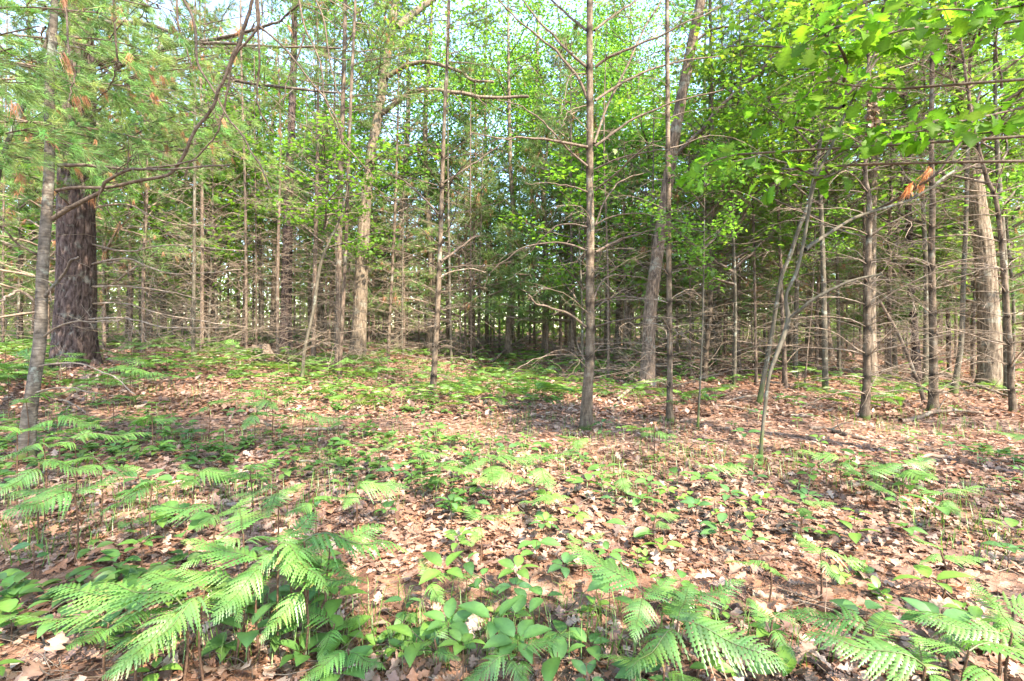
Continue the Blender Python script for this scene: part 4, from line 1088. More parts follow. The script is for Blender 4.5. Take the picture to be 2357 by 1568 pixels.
# ------------------------------------------------------------------ rotted stump
def stump():
    b = on_ground(600, 818)
    D = b[1]
    t = thing('stump', tuple(b), 'rotted hollow stump with a jagged rim among ferns', 'stump')
    sides, rings = 44, 14
    a = np.arange(sides) / sides * 2 * PI
    mb = MB()
    rim = .30 + .14 * (vnoise(np.stack([np.cos(a) * 4, np.sin(a) * 4, a * 0], -1), 3))
    V = []
    for k in range(rings):
        f = k / (rings - 1)
        r = (.46 - .17 * f) * (1 + .18 * (vnoise(np.stack([np.cos(a) * 5, np.sin(a) * 5, a * 0 + f * .6], -1), 4) - .5)) + .2 * (1 - f) ** 4
        V.append(np.stack([r * np.cos(a), r * np.sin(a), -.1 + f * (rim + .1)], -1))
    for k in range(5):
        f = k / 4; r = .27 - .04 * f
        V.append(np.stack([r * .8 * np.cos(a), r * .8 * np.sin(a), rim * (1 - f) + .02], -1))
    V = np.array(V).reshape(-1, 3); R = rings + 5
    i = np.arange(R - 1)[:, None] * sides; j = np.arange(sides)[None]; j2 = (j + 1) % sides
    mb.add(V, np.stack([i + j, i + j2, i + sides + j2, i + sides + j], -1).reshape(-1, 4))
    obj('shell', mb.mesh('shell', M_WOOD), t, scale=.8)
    LAND.append(('the rotted stump', b[0], b[1]))
stump()

# ------------------------------------------------------------------ fallen branches and poles
def fallen(label, pts, w0, w1, lift=.03, mat=M_LIMB, twigs=5, name='fallen_branch', zs=None):
    P = np.array([on_ground(u, v) for u, v in pts])
    P[:, 2] += lift
    if zs is not None: P[:, 2] += np.array(zs)
    b = P[0].copy(); Q = smooth_path(P - b, 24)
    Q = Q + rng.normal(0, .004, Q.shape)
    r = np.linspace(w0, w1, 24) / 2 / PS / FPX * np.linspace(P[0, 1], P[-1, 1], 24)
    mb = MB(); tube(mb, Q, r, 8)
    for k in range(twigs):
        i = rng.integers(4, 22)
        add_twig(mb, Q[i], norm(Q[i + 1] - Q[i]) * .6 + rng.normal(0, .5, 3) + np.array([0, 0, .1]), U(.15, .5), max(.003, r[i] * .4), 5, .2, .02, 3)
    o = obj(name, mb.mesh(name, mat), None, tuple(b))
    return tag(o, label, 'branch', 'branches lying on the forest floor')
fallen('long bare pole fallen on the litter at the foot of the whorl-banded pine', [(2168, 878), (2240, 905), (2326, 940)], 9, 6, .18, M_TWIG, 6)
fallen('dark curved branch on the litter behind the forked sapling', [(1780, 920), (1840, 930), (1890, 950), (1930, 972)], 6, 4, .04, M_TWIG, 5)
fallen('thick blackish bent stick lying past the forked sapling', [(1865, 990), (1905, 992), (1950, 1005), (2010, 1018), (2080, 1030), (2180, 1048)], 12, 5, .02, M_DARKTRUNK, 8)
fallen('crooked bare limb arched against the foot of the thick leaning oak', [(1420, 925), (1450, 905), (1490, 885), (1495, 860)], 7, 12, .03, M_TWIG, 8, zs=[0, .05, .12, .2])
fallen('slim grey branch half buried under seedlings in the foreground', [(1640, 1262), (1700, 1285), (1770, 1308), (1850, 1335), (1945, 1368)], 14, 7, .012, M_LIMB, 5)
fallen('thin forked twig lying above the half buried grey branch', [(1560, 1218), (1590, 1238), (1630, 1258), (1665, 1280)], 6, 4, .02, M_DARKTRUNK, 3)
fallen('brown rotten branch lying in shade among foreground ferns', [(1730, 1372), (1800, 1380), (1850, 1395), (1900, 1425)], 20, 10, .01, M_WOOD, 3)
fallen('short dark stick lying on sunlit litter near the pebbly leaves', [(1985, 1243), (2030, 1250), (2085, 1258)], 11, 7, .015, M_DARKTRUNK, 2)
fallen('dark log partly hidden under ferns in the bottom corner', [(2140, 1410), (2230, 1440), (2357, 1468)], 36, 28, .03, M_WOOD, 2)
fallen('grey twig between the bottom ferns leaning on leaves', [(1800, 1500), (1860, 1530), (1930, 1560)], 8, 5, .03, M_DARKTRUNK, 3)
fallen('upright dark forked twig stuck in the litter among bottom ferns', [(1925, 1470), (1930, 1500), (1926, 1545)], 12, 14, .05, M_DARKTRUNK, 3)
fallen('pair of thin sticks under the central fern fronds', [(560, 1560), (640, 1500), (740, 1450), (800, 1420)], 6, 4, .03, M_STEM, 4)
fallen('long thin twig in litter near the bottom corner grass', [(190, 1560), (250, 1500), (320, 1440)], 6, 4, .02, M_DARKTRUNK, 4)
fallen('dark stick beneath the ferns beside the ringed cherry trunk', [(420, 1110), (470, 1115), (560, 1100)], 9, 5, .03, M_DARKTRUNK, 4)
fallen('two-branched dead bough on the fern bank before the pale sunlit trunk', [(310, 800), (345, 785), (385, 790), (430, 812)], 6, 3, .2, M_TWIG, 10)
fallen('stick lying across bare needles near the front edge', [(400, 1235), (425, 1240), (440, 1244)], 12, 9, .01, M_WOOD, 1)
fallen('grey dead limb slanting on the ground before the pale curving trunk', [(1130, 842), (1190, 805), (1260, 770)], 6, 4, .1, M_DARKTRUNK, 6, zs=[0, .25, .6])

FALLEN = []
for k in range(26):
    y = 3.5 + 15 * rng.random() ** 1.1; x = U(-1.0, 1.0) * y
    a = U(-.6, .6) + (PI if rng.random() < .5 else 0); L = U(.5, 2.2); r0 = U(.010, .03) * (1 + .03 * y)
    n = 12; t_ = np.linspace(0, 1, n); bend = U(-.25, .25)
    X = x + L * (t_ * math.cos(a) - bend * t_ ** 2 * math.sin(a)); Y_ = y + L * (t_ * math.sin(a) + bend * t_ ** 2 * math.cos(a))
    P = np.stack([X, Y_, ground_z(X, Y_) + r0 + .02 + .04 * np.sin(t_ * 5 + k)], -1); b = P[0].copy()
    mb = MB(); tube(mb, P - b + rng.normal(0, .006, P.shape), r0 * (1 - .6 * t_) * rng.uniform(.85, 1.15, n), 7)
    for q in range(int(rng.integers(1, 5))):
        i = rng.integers(3, n - 1)
        add_twig(mb, P[i] - b, norm(P[i] - P[i - 1]) + rng.normal(0, .5, 3) + np.array([0, 0, .2]), L * U(.12, .3), r0 * .35, 5, .2, .02, 3)
    mt_, look = ((M_DARKTRUNK, 'dark'), (M_TWIG, 'bare brown'), (M_WOOD, 'rotten'))[k % 3]
    o = obj('fallen_branch', mb.mesh('fallen_branch', mt_), None, tuple(b))
    tag(o, '', 'branch', 'branches lying on the forest floor'); FALLEN.append((o, b[0], b[1], ('long ' if L > 1.2 else 'short ') + look))

# ------------------------------------------------------------------ ferns
def fern_blade(low=False, bright=1.0, width=.40):
    mb = MB()
    n_p = 18 if not low else 12
    base = np.array([.122, .24, .05]) * bright
    PP, DD, SS, WW = [], [], [], []
    for k in range(n_p):
        t = .10 + .86 * (k / (n_p - 1)) ** .92
        ln = (width * (1 - t) ** .75 * (1 if k else .85) + .015) * U(.88, 1.08)
        for sd in (1, -1):
            ang = (1.22 - .35 * t) + U(-.12, .12)
            d = np.array([math.cos(ang), sd * math.sin(ang), U(-.08, .12)])
            p0 = np.array([t + .01 * sd, 0, 0])
            bend = np.array([.18, 0, -.15])
            m = max(4, int((11 if not low else 6) * ln / width))
            if not low:
                # a pinna: one toothed strip either side of its rib, each tooth a lobe of its own length
                q = np.arange(2 * m + 1); sx = q / (2.0 * m)
                ang2 = bend_a = U(.10, .32)
                pts = p0 + (d[None] * sx[:, None] + np.array([.9 * bend_a, 0, -.25 - U(0, .2)])[None] * (sx ** 2)[:, None] * .6) * ln
                tan = norm(np.gradient(pts, axis=0)); nrm = norm(np.stack([-tan[:, 1], tan[:, 0], 0 * sx], -1))
                env = .049 * (width / .4) * (.25 + .75 * min(1, ln / width + .2)) * (1 - sx) ** .7 * np.minimum(1, .55 + sx * 3)
                Vs = [pts]
                for sg in (1, -1):
                    tooth = np.where(q % 2 == 1, 1.0, .24) * rng.uniform(.86, 1.12, len(q))
                    Vs.append(pts + nrm * (sg * env * tooth)[:, None] + tan * (.012 * (q % 2))[:, None] + np.array([0, 0, -1]) * (env * .35 * tooth)[:, None])
                nq = len(q); i = np.arange(nq - 1)
                Fq = np.concatenate([np.stack([i, i + 1, nq + i + 1, nq + i], -1), np.stack([i + 1, i, 2 * nq + i, 2 * nq + i + 1], -1)])
                cc = np.clip(base * U(.82, 1.18) * rng.normal(1, .05, 3), .01, 1)
                cc = np.repeat(cc[None], 3 * nq, 0)
                if rng.random() < .16:                     # a few browned tips
                    br_ = np.tile(sm(.55, 1.0, sx), 3)[:, None]
                    cc = cc * (1 - br_) + np.array([.27, .16, .06]) * br_
                mb.add(np.concatenate(Vs), Fq, cc)
                continue
            s = (np.arange(m) + .6) / m
            pts = p0 + (d[None] * s[:, None] + bend[None] * (s ** 2)[:, None] * .4) * ln
            tan = norm(d[None] + bend[None] * s[:, None] * .8)
            pl = .075 * (width / .4) * (1 - s) ** .55 * min(1, ln / width + .35) + .008
            for q in (1, -1):
                sidev = norm(np.stack([-tan[:, 1] * q, tan[:, 0] * q, 0 * s], -1))
                PP.append(pts); DD.append(norm(sidev * .92 + tan * .42 + np.array([0, 0, -.08]))); SS.append(pl)
            PP.append(pts[-1:]); DD.append(tan[-1:]); SS.append(np.array([.03]))
    if low:
        P, D, S = np.concatenate(PP), np.concatenate(DD), np.concatenate(SS); n = len(P)
        V, F = DIAMOND
        scatter(mb, (V * np.array([1, 1.2, 1]), F), frames(D, np.array([0, 0, 1.]) + rng.normal(0, .12, (n, 3))), S, P, np.clip(base[None] * rng.uniform(.85, 1.18, (n, 1)) * rng.normal(1, .03, (n, 3)), .01, 1))
    x = np.linspace(0, .98, 10)
    tube(mb, np.stack([x, 0 * x, 0 * x], -1), np.linspace(.008, .002, 10), 4, np.array([.12, .14, .04]), cap=False)
    for i, V in enumerate(mb.v):
        X, Y = V[:, 0], V[:, 1]
        V[:, 2] += -.22 * X ** 2 - .35 * Y ** 2 + .03 * np.sin(X * 9 + Y * 4)
    return mb.mesh('frond', M_FERN)
FROND = [fern_blade(False, b, w) for b, w in ((1.0, .40), (1.15, .36), (.88, .44), (1.05, .33), (1.1, .42), (.95, .38))]
FROND_LOW = [fern_blade(True, b, w) for b, w in ((1.0, .42), (1.2, .38), (.85, .44))]
STIPE = []
for k in range(3):
    mb = MB(); tube(mb, smooth_path([(0, 0, -.03), (U(-.05, .05), U(-.05, .05), .5), (0, 0, 1)], 8), np.linspace(.009, .006, 8), 5); STIPE.append(mb.mesh('stipe', M_STEM))

FERNS = []
def fern(x, y, h, size, az, low=False, n=3, tilt=.25, bright=None):
    z = gz(x, y)
    t = thing('bracken_fern', (x, y, z), '', 'fern', 'bracken ferns on the forest floor')
    o = obj('stipe', STIPE[rng.integers(3)], t, scale=(.6, .6, h)); o.rotation_euler = (0, 0, U(0, 6))
    lib = FROND_LOW if low else FROND
    me0 = rng.integers(len(lib))
    for k in range(n):
        a = az + (0, 1.75, -1.75, 3.1)[k] + U(-.25, .25)
        s = (.74 if y < 3.2 else .92) * size * U(.85, 1.15) * (1.0 if k == 0 else U(.62, .85))
        obj('frond', lib[me0 if rng.random() < .5 else rng.integers(len(lib))], t, (0, 0, h - .02 * k), (U(-.35, .35), -tilt + U(-.2, .3), a), (s, s * U(.8, 1.15), s * U(.6, 1.7)))
    FERNS.append((t, x, y, h, size))

def fern_px(u, v, h, size, az, **k):
    """bracken whose blade centre shows at (u, v), h above the ground"""
    Y = 1.3
    while Y < 40:
        p = at(u, v, Y)
        if p[2] <= gz(p[0], p[1]) + h: break
        Y += .03
    fern(p[0], p[1], h, size, az, low=p[1] > 7.5, **k)

for u, v, h, s, az in ((700, 1250, .45, .5, .3), (760, 1270, .42, .48, 1.0), (600, 1300, .4, .5, 3.0), (560, 1230, .45, .45, 2.4), (700, 1345, .33, .45, -.3), (470, 1360, .36, .5, 2.8), (330, 1400, .3, .5, 3.0), (250, 1440, .25, .42, 3.2), (500, 1180, .4, .45, 3.0), (450, 1090, .4, .45, .4), (350, 1120, .4, .45, 2.8), (170, 1130, .42, .5, 3.0), (100, 1010, .6, .55, .2), (820, 1120, .3, .4, .2), (665, 1300, .34, .42, 1.2), (640, 1255, .45, .45, -.4), (420, 1400, .32, .45, 2.9), (540, 1340, .35, .36, 3.4), (330, 1490, .2, .3, 2.6), (770, 1440, .16, .3, 3.1), (800, 1500, .16, .3, 4.3),
        (640, 1128, .38, .42, 3.0), (720, 1150, .38, .38, .1), (575, 1085, .42, .4, 1.5), (230, 1065, .42, .5, 3.1), (90, 1065, .5, .5, .2), (130, 960, .55, .5, 0.0), (40, 985, .6, .5, 3.6), (60, 920, .6, .5, 1.0), (170, 1010, .5, .45, .3),
        (990, 1330, .18, .3, .5), (1105, 1200, .28, .33, .2), (1060, 1075, .33, .42, 2.6), (1130, 1060, .35, .4, .3), (1240, 1068, .33, .4, .6), (1255, 1140, .2, .26, -1.5), (1180, 1095, .3, .35, 3.6),
        (1480, 1370, .32, .42, 2.4), (1560, 1430, .3, .42, -.6), (1600, 1400, .3, .36, .3), (1778, 1430, .22, .32, .2), (1890, 1275, .25, .34, .1), (2010, 1450, .28, .36, 2.6), (2230, 1500, .3, .48, .2), (2130, 1540, .25, .4, 3.0), (2300, 1400, .28, .42, -.3), (2200, 1440, .25, .35, 2.0), (2330, 1470, .3, .4, 1.0),
        (2165, 1270, .25, .28, 1.6), (1530, 1530, .2, .36, 1.2), (1170, 1520, .2, .28, 3.6), (1205, 1500, .18, .28, 0), (1000, 1480, .14, .24, 1.0), (1990, 1095, .25, .4, .1), (2080, 1075, .25, .4, .2), (1940, 1060, .22, .36, 2.6), (2170, 1140, .22, .36, 0), (1840, 1160, .2, .3, .1),
        (250, 850, .6, .55, .0), (200, 880, .6, .5, .3), (300, 855, .55, .5, .1), (70, 840, .6, .55, 2.8), (20, 860, .6, .5, 1), (150, 820, .55, .5, 1.5), (480, 930, .4, .45, 0), (590, 950, .4, .45, .3), (700, 955, .4, .45, .2), (780, 965, .35, .4, 0), (260, 920, .45, .45, .2), (350, 960, .4, .4, 2.5),
        (960, 1050, .2, .3, 0), (870, 1030, .25, .33, 2.8), (1430, 1090, .2, .3, .2), (1330, 1010, .2, .3, 2.8), (1640, 1080, .2, .3, 0), (1770, 1300, .2, .3, 2.9), (1510, 1190, .18, .26, .5), (1340, 1250, .18, .26, .5), (300, 1205, .14, .22, 1.0)):
    fern_px(u, v, h, s, az)

# ferns further back, thick on the bank and across the far side of the clearing
tries = 0
while len(FERNS) < 285 and tries < 20000:
    tries += 1
    y = U(4.5, 26); x = U(-1.1, 1.1) * y
    u = x / y * FPX * PS + 1178
    dens = .9 * float(sm(900, 300, u)) * float(sm(5, 7.5, y)) + .75 * math.exp(-((u - 1000) / 420) ** 2) * float(sm(8.5, 11, y)) * float(1 - sm(18, 24, y)) + .06 + .18 * float(sm(1500, 1900, u)) * (y < 7)
    dens *= .4 + .9 * float(vnoise(np.array([x * .5, y * .5, 3.0]), 8))
    if rng.random() > dens: continue
    big = U(.35, .6) if u < 900 else U(.25, .42)
    if any(math.hypot(x - f[1], y - f[2]) < .38 for f in FERNS): continue
    fern(x, y, big * U(.7, 1.0), big * U(.85, 1.15), U(0, 6.28), low=y > 6.5)

def fern_carpet():
    mb = MB()
    k = np.arange(22) // 2; t = .1 + .85 * k / 10; sd = np.where(np.arange(22) % 2, 1, -1)
    ln = .42 * (1 - t) ** .75 + .03
    tv = np.stack([np.stack([t, 0 * t, -.2 * t * t], -1), np.stack([t + ln * .25, sd * ln * .5, -.2 * t * t + .02], -1), np.stack([t + ln * .42, sd * ln, -.2 * t * t - .06], -1), np.stack([t + ln * .05 + .05, sd * ln * .5, -.2 * t * t], -1)], 1).reshape(-1, 3)
    q = np.arange(22)[:, None] * 4
    tf = np.concatenate([q + [0, 1, 2], q + [0, 2, 3]])
    n = 3900
    y = 7.5 + 28 * rng.random(n); x = rng.uniform(-1.12, 1.12, n) * y
    u = x / y * FPX * PS + 1178
    dens = .25 + .6 * sm(1000, 300, u) + .22 * np.exp(-((u - 1050) / 420) ** 2) - .1 * sm(1500, 1900, u)
    keep = rng.random(n) < dens * 1.5 * sm(.38, .68, vnoise(np.stack([x * .45, y * .45, x * 0], -1), 61))
    x, y, u = x[keep], y[keep], u[keep]; n = len(x)
    per = 2; x = np.repeat(x, per); y = np.repeat(y, per); n = len(x)
    h = np.repeat(rng.uniform(.10, .32, n // per), per)
    a = rng.uniform(0, 2 * PI, n)
    P = np.stack([x, y, ground_z(x, y) + h], -1)
    scatter(mb, (tv, tf), frames(np.stack([np.cos(a), np.sin(a), rng.uniform(0, .35, n)], -1), np.array([0, 0, 1.]) + rng.normal(0, .15, (n, 3))), rng.uniform(.28, .5, n), P, leaf_cols(n, (.125, .23, .035)))
    o = obj('fern_undergrowth', mb.mesh('fern_undergrowth', M_FERN), kind='stuff'); o['label'] = 'ferns thick on the ground further back'
fern_carpet()

# ------------------------------------------------------------------ seedlings and low shrubs
SEED_LEAF = [leaf_mesh('leaf', OVATE, c, M_FERN) for c in ((.095, .20, .045), (.13, .24, .04), (.075, .165, .05))]
BERRY_LEAF = [leaf_mesh('leaf', ROUND, c, M_FERN) for c in ((.13, .25, .04), (.16, .27, .045), (.11, .22, .04))]
SEED_STEM = []
for k in range(3):
    mb = MB(); tube(mb, smooth_path([(0, 0, -.1), (U(-.08, .08), U(-.08, .08), .5), (0, 0, 1)], 6), np.linspace(.022, .012, 6), 4); SEED_STEM.append(mb.mesh('stem', M_STEM))
def seedling_mesh(n, L, h, col, tmpl, tiers=1):
    mb = MB(); tube(mb, [(0, 0, -.02), (0, 0, h)], [.003, .002], 3, cap=False, col=np.array([.35, .5, .25]) )
    P, D, S = [], [], []
    for k in range(n):
        a = k * 2.4 + U(-.3, .3); hh = h * (1 - .5 * (k // 4) / max(1, tiers))
        d = np.array([math.cos(a), math.sin(a), U(-.05, .35)]); P.append(np.array([0, 0, hh]) + d * L * .25); D.append(d); S.append(L * U(.7, 1.15))
    scatter(mb, tmpl, frames(np.array(D), np.array([0, 0, 1.]) + rng.normal(0, .2, (n, 3))), np.array(S), np.array(P), np.clip(np.array(col) * rng.uniform(.8, 1.2, (n, 1)), .01, 1))
    return mb.mesh('seedling', M_FERN)
SEED_FAR = [seedling_mesh(n, L, h, c, OVATE, tr) for n, L, h, c, tr in ((5, .10, .11, (.085, .18, .035), 1), (7, .09, .16, (.10, .20, .035), 2), (4, .12, .09, (.065, .15, .04), 1), (6, .08, .13, (.12, .22, .04), 2))]
FAR_LOOK = {m.name: l for m, l in zip(SEED_FAR, ('flat five-leaved', 'two-tiered', 'dark four-leaved', 'yellow-green'))}
SEEDS = []
def seedling(x, y, near):
    z = gz(x, y); s = U(.65, 1.25)
    if not near:
        o = obj('seedling', SEED_FAR[rng.integers(4)], None, (x, y, z), (U(-.15, .15), U(-.15, .15), U(0, 6.3)), s)
        tag(o, '', 'seedling', 'seedlings in the leaf litter')
        SEEDS.append((o, x, y, FAR_LOOK[o.data.name])); return
    t = thing('seedling', (x, y, z), '', 'seedling', 'seedlings in the leaf litter', U(0, 6.3))
    h = U(.06, .2)
    obj('stem', SEED_STEM[rng.integers(3)], t, scale=(.14, .14, h))
    n = int(rng.integers(3, 7)); L = U(.08, .14) * (.85 if n > 4 else 1); lib = rng.integers(3); two = rng.random() < .4
    for k in range(n):
        a = k * 2 * PI / n * (1 if not two else 1.3) + U(-.3, .3); hh = h * (1 if not two or k % 2 else .6)
        d = np.array([math.cos(a), math.sin(a), U(-.1, .45)])
        set_leaf(t, np.array([0, 0, hh]) + d * L * .18, d, np.array([0, 0, 1]) + rng.normal(0, .2, 3), L * U(.75, 1.15), SEED_LEAF[lib])
    SEEDS.append((t, x, y, ('three', 'four', 'five', 'six')[n - 3] + '-leaved ' + ('mid-green', 'light green', 'dark green')[lib]))
tries = 0
while len(SEEDS) < 290 and tries < 20000:
    tries += 1
    y = 1.75 + 9 * rng.random() ** 1.7; x = U(-1.12, 1.12) * y
    u = x / y * FPX * PS + 1178
    d = .25 + .6 * math.exp(-((u - 1350) / 450) ** 2) * (y < 4.5) + .35 * (u < 1000) * (y > 3)
    d *= .35 + 1.1 * float(vnoise(np.array([x * .9, y * .9, 9.0]), 12))
    if rng.random() > d: continue
    if any(math.hypot(x - f[1], y - f[2]) < .11 for f in SEEDS): continue
    seedling(x, y, y < 3.6)

SHRUBS = []
def blueberry(u, v, h, nl, label):
    b = on_ground(u, v); t = thing('blueberry_shrub', tuple(b), label, 'shrub', 'low blueberry shrubs')
    mb = MB()
    for k in range(max(2, nl // 8)):
        a = U(0, 6.28)
        P = add_twig(mb, (0, 0, -.02), (math.cos(a) * .7, math.sin(a) * .7, 1), h * U(.8, 1.3), .0035, 6, .18, 0.02, 4, np.array([.9, 1.1, .6]))
        for q in range(8):
            i = 2 + q // 2; i = min(i, 6); f = U(0, 1)
            p = P[i] * f + P[i - 1] * (1 - f); d = norm(rng.normal(0, 1, 3) * np.array([1, 1, .3]) + norm(P[i] - P[i - 1]) * .5)
            set_leaf(t, p + d * .005, d, np.array([0, -.2, 1]) + rng.normal(0, .35, 3), U(.035, .06), BERRY_LEAF[rng.integers(3)])
    obj('stem', mb.mesh('stem', M_VINE), t)
    SHRUBS.append(t); return t
for u, v, h, nl, lab in ((880, 1530, .2, 30, 'tallest pale green blueberry shrub with round leaves beside the low fern at the bottom edge'), (960, 1500, .18, 28, 'bushy pale blueberry shrub next to the tallest one'), (1060, 1480, .16, 24, 'round-leaved blueberry shrub on litter between two small ferns'),
        (1130, 1440, .14, 18, 'small blueberry shrub behind the row of paler ones'), (1330, 1420, .13, 16, 'little blueberry shrub by the big foreground fern'), (1550, 1400, .18, 24, 'blueberry shrub growing up through the big foreground fern'), (1640, 1440, .16, 20, 'blueberry shrub on the sunny side of the big foreground fern'),
        (1480, 1310, .13, 16, 'low blueberry shrub in litter behind the big foreground fern'), (2050, 1390, .13, 16, 'blueberry shrub beside the dark half-hidden log'), (1950, 1350, .12, 16, 'sprawling blueberry shrub at the end of the grey branch'), (1700, 1550, .14, 18, 'blueberry shrub at the bottom edge under ferns'), (2000, 1330, .12, 14, 'small sunlit blueberry shrub above the fern corner')):
    blueberry(u, v, h, nl, lab)

# ------------------------------------------------------------------ leaf litter
LIT = np.array([[.30, .18, .125], [.34, .22, .16], [.26, .145, .098], [.22, .125, .088], [.38, .265, .20], [.30, .145, .082], [.19, .112, .08]])
def dry_leaf(v):
    f, c, w, s = ((.3, .5, .03, 1), (-.25, -.4, .04, 1), (.6, .8, .05, .9), (.1, -.7, .05, 1.1), (.45, .2, .06, .95), (-.4, .5, .04, 1))[v]
    return half_leaf(OAK_X, np.array(OAK_Y) * s, f, c, w)
DRY_MESH = [leaf_mesh('fallen_leaf', dry_leaf(v), LIT[(v * 2 + q * 3) % 7], M_DRY) for v in range(6) for q in range(2)]
DRY_COL = [(v * 2 + q * 3) % 7 for v in range(6) for q in range(2)]
COLN = ['tan', 'pale tan', 'russet brown', 'dark brown', 'bleached cream', 'orange brown', 'dark grey-brown']
k = 0
while k < 300:
    y = 1.85 + 2.3 * rng.random() ** 1.6; x = U(-1.08, 1.08) * y
    i = int(rng.integers(12))
    o = obj('fallen_leaf', DRY_MESH[i], None, (x, y, gz(x, y) + U(.02, .04)), (rng.normal(0, .35), rng.normal(0, .35), U(0, 6.3)), U(.075, .13))
    c = COLN[DRY_COL[i]]
    tag(o, f'{c} curled oak leaf lying loose on top of the foreground litter', 'leaf', f'{c} oak leaves on the foreground litter'); k += 1
def litter():
    mb = MB()
    def lay(n, y0, y1, pw, tmpl, s0, s1, lift):
        n = int(n * (1.35 if y1 < 12 else 1.1)); y = y0 + (y1 - y0) * rng.random(n) ** pw; x = rng.uniform(-1, 1, n) * (1.12 * y + 1.8)
        y = np.where(y < 2.6, y - 1.2 * rng.random(n) * (y < 2.6), y)
        P = np.stack([x, y, ground_z(x, y) + rng.uniform(.0, lift, n)], -1)
        up = np.array([0, 0, 1.]) + rng.normal(0, .21, (n, 3))
        patch = vnoise(np.stack([x * .7, y * .7, x * 0], -1), 44)[:, None]
        c = LIT[rng.integers(0, 7, n)] * rng.uniform(.75, 1.2, (n, 1)) * (.7 + .5 * patch)
        scatter(mb, tmpl, frames(rng.normal(0, 1, (n, 3)) * np.array([1, 1, .25]), up), rng.uniform(s0, s1, n), P, c)
    for v in range(6):
        lay(1500, 1.6, 5.2, 1.4, dry_leaf(v), .045, .095, .03)
    V, F = OAK_LOW
    lay(30000, 2.2, 10, 1.35, (V, F), .045, .09, .03)
    lay(30000, 7, 18, 1.2, DIAMOND, .08, .14, .05)
    lay(14000, 16, 40, 1.3, DIAMOND, .14, .28, .06)
    # leaves banked against the feet of the trunks
    B = np.array([t_ for t_ in TREES if 3 < t_[1] < 20 and abs(t_[0]) < 1.1 * t_[1]])
    n = 26 * len(B); a = rng.uniform(0, 2 * PI, n); q = .07 + np.abs(rng.normal(0, .16, n))
    x = np.repeat(B[:, 0], 26) + q * np.cos(a); y = np.repeat(B[:, 1], 26) + q * np.sin(a)
    P = np.stack([x, y, ground_z(x, y) + .07 * np.exp(-q / .12) * rng.random(n) + .02], -1)
    scatter(mb, OAK_LOW, frames(rng.normal(0, 1, (n, 3)) * np.array([1, 1, .3]), np.array([0, 0, 1.]) + rng.normal(0, .4, (n, 3))), rng.uniform(.05, .11, n), P, LIT[rng.integers(0, 7, n)] * rng.uniform(.75, 1.1, (n, 1)))
    o = obj('leaf_litter', mb.mesh('leaf_litter', M_DRY), kind='stuff')
    o['label'] = 'dry tan and russet oak leaf litter covering the ground'
litter()
def needle_litter():
    n = 60000
    y = 1.2 + 7.4 * rng.random(n) ** 1.5; x = rng.uniform(-1, 1, n) * (1.1 * y + 1.6)
    keep = vnoise(np.stack([x * .8, y * .8, x * 0], -1), 71) + .45 * (x < -.5) * (y < 3.5) > .62
    x, y = x[keep], y[keep]; n = len(x)
    P = np.stack([x, y, ground_z(x, y) + rng.uniform(.012, .045, n)], -1)
    d = norm(rng.normal(0, 1, (n, 3)) * np.array([1, 1, .15])); s = norm(np.cross(d, [0, 0, 1.])) * .0012
    L = rng.uniform(.05, .1, (n, 1))
    V = np.stack([P - s, P + s, P + d * L + s * .5], 1).reshape(-1, 3)
    c = np.repeat(np.array([[.25, .115, .06]]) * rng.uniform(.6, 1.4, (n, 1)), 3, 0)
    o = obj('needle_litter', MB().add(V, np.arange(n * 3).reshape(-1, 3), c).mesh('needle_litter', M_DRY), kind='stuff')
    o['label'] = 'red-brown pine needles scattered over the litter'
needle_litter()
def small_twigs():
    mb = MB()
    for k in range(1500):
        y = 1.8 + 10 * rng.random() ** 1.5; x = U(-1.1, 1.1) * y; a = U(0, 6.28)
        add_twig(mb, (x, y, gz(x, y) + U(.02, .05)), (math.cos(a), math.sin(a), U(-.02, .1)), U(.08, .5), U(.0015, .004), 5, .15, .01, 3, np.full(3, U(.35, 1.0)))
    o = obj('litter_twigs', mb.mesh('litter_twigs', M_TWIG), kind='stuff')
    o['label'] = 'fine dead twigs strewn in the leaf litter'
small_twigs()
def grass():
    n = 5500
    y = 1.9 + 14 * rng.random(n) ** 1.3; x = rng.uniform(-1.1, 1.1, n) * y
    m = vnoise(np.stack([x * 1.1, y * 1.1, x * 0], -1), 90) + .25 * np.exp(-((x / np.maximum(y, .1) + .05) / .35) ** 2) * (y > 5)
    keep = m > .60; x, y = x[keep], y[keep]
    cx = np.repeat(x, 3) + rng.normal(0, .03, len(x) * 3); cy = np.repeat(y, 3) + rng.normal(0, .03, len(x) * 3); n = len(cx)
    P = np.stack([cx, cy, ground_z(cx, cy)], -1); a = rng.uniform(0, 2 * PI, n); L = rng.uniform(.06, .2, n)[:, None]
    d = np.stack([np.cos(a), np.sin(a), 0 * a], -1); s = np.stack([-np.sin(a), np.cos(a), 0 * a], -1) * .0022
    m1 = P + d * L * .25 + np.array([0, 0, .8]) * L; e = P + d * L * .8 + np.array([0, 0, .75]) * L
    V = np.stack([P - s, P + s, m1 + s * .8, m1 - s * .8, e], 1).reshape(-1, 3); k = np.arange(n)[:, None] * 5
    mb = MB(); c = np.repeat(np.array([[.13, .21, .04]]) * rng.uniform(.7, 1.3, (n, 1)), 5, 0)
    mb.add(V, np.concatenate([k + [0, 1, 2], k + [0, 2, 3], k + [3, 2, 4]]), c)
    o = obj('grass', mb.mesh('grass', M_FERN), kind='stuff'); o['label'] = 'thin wisps of grass among the litter'
grass()
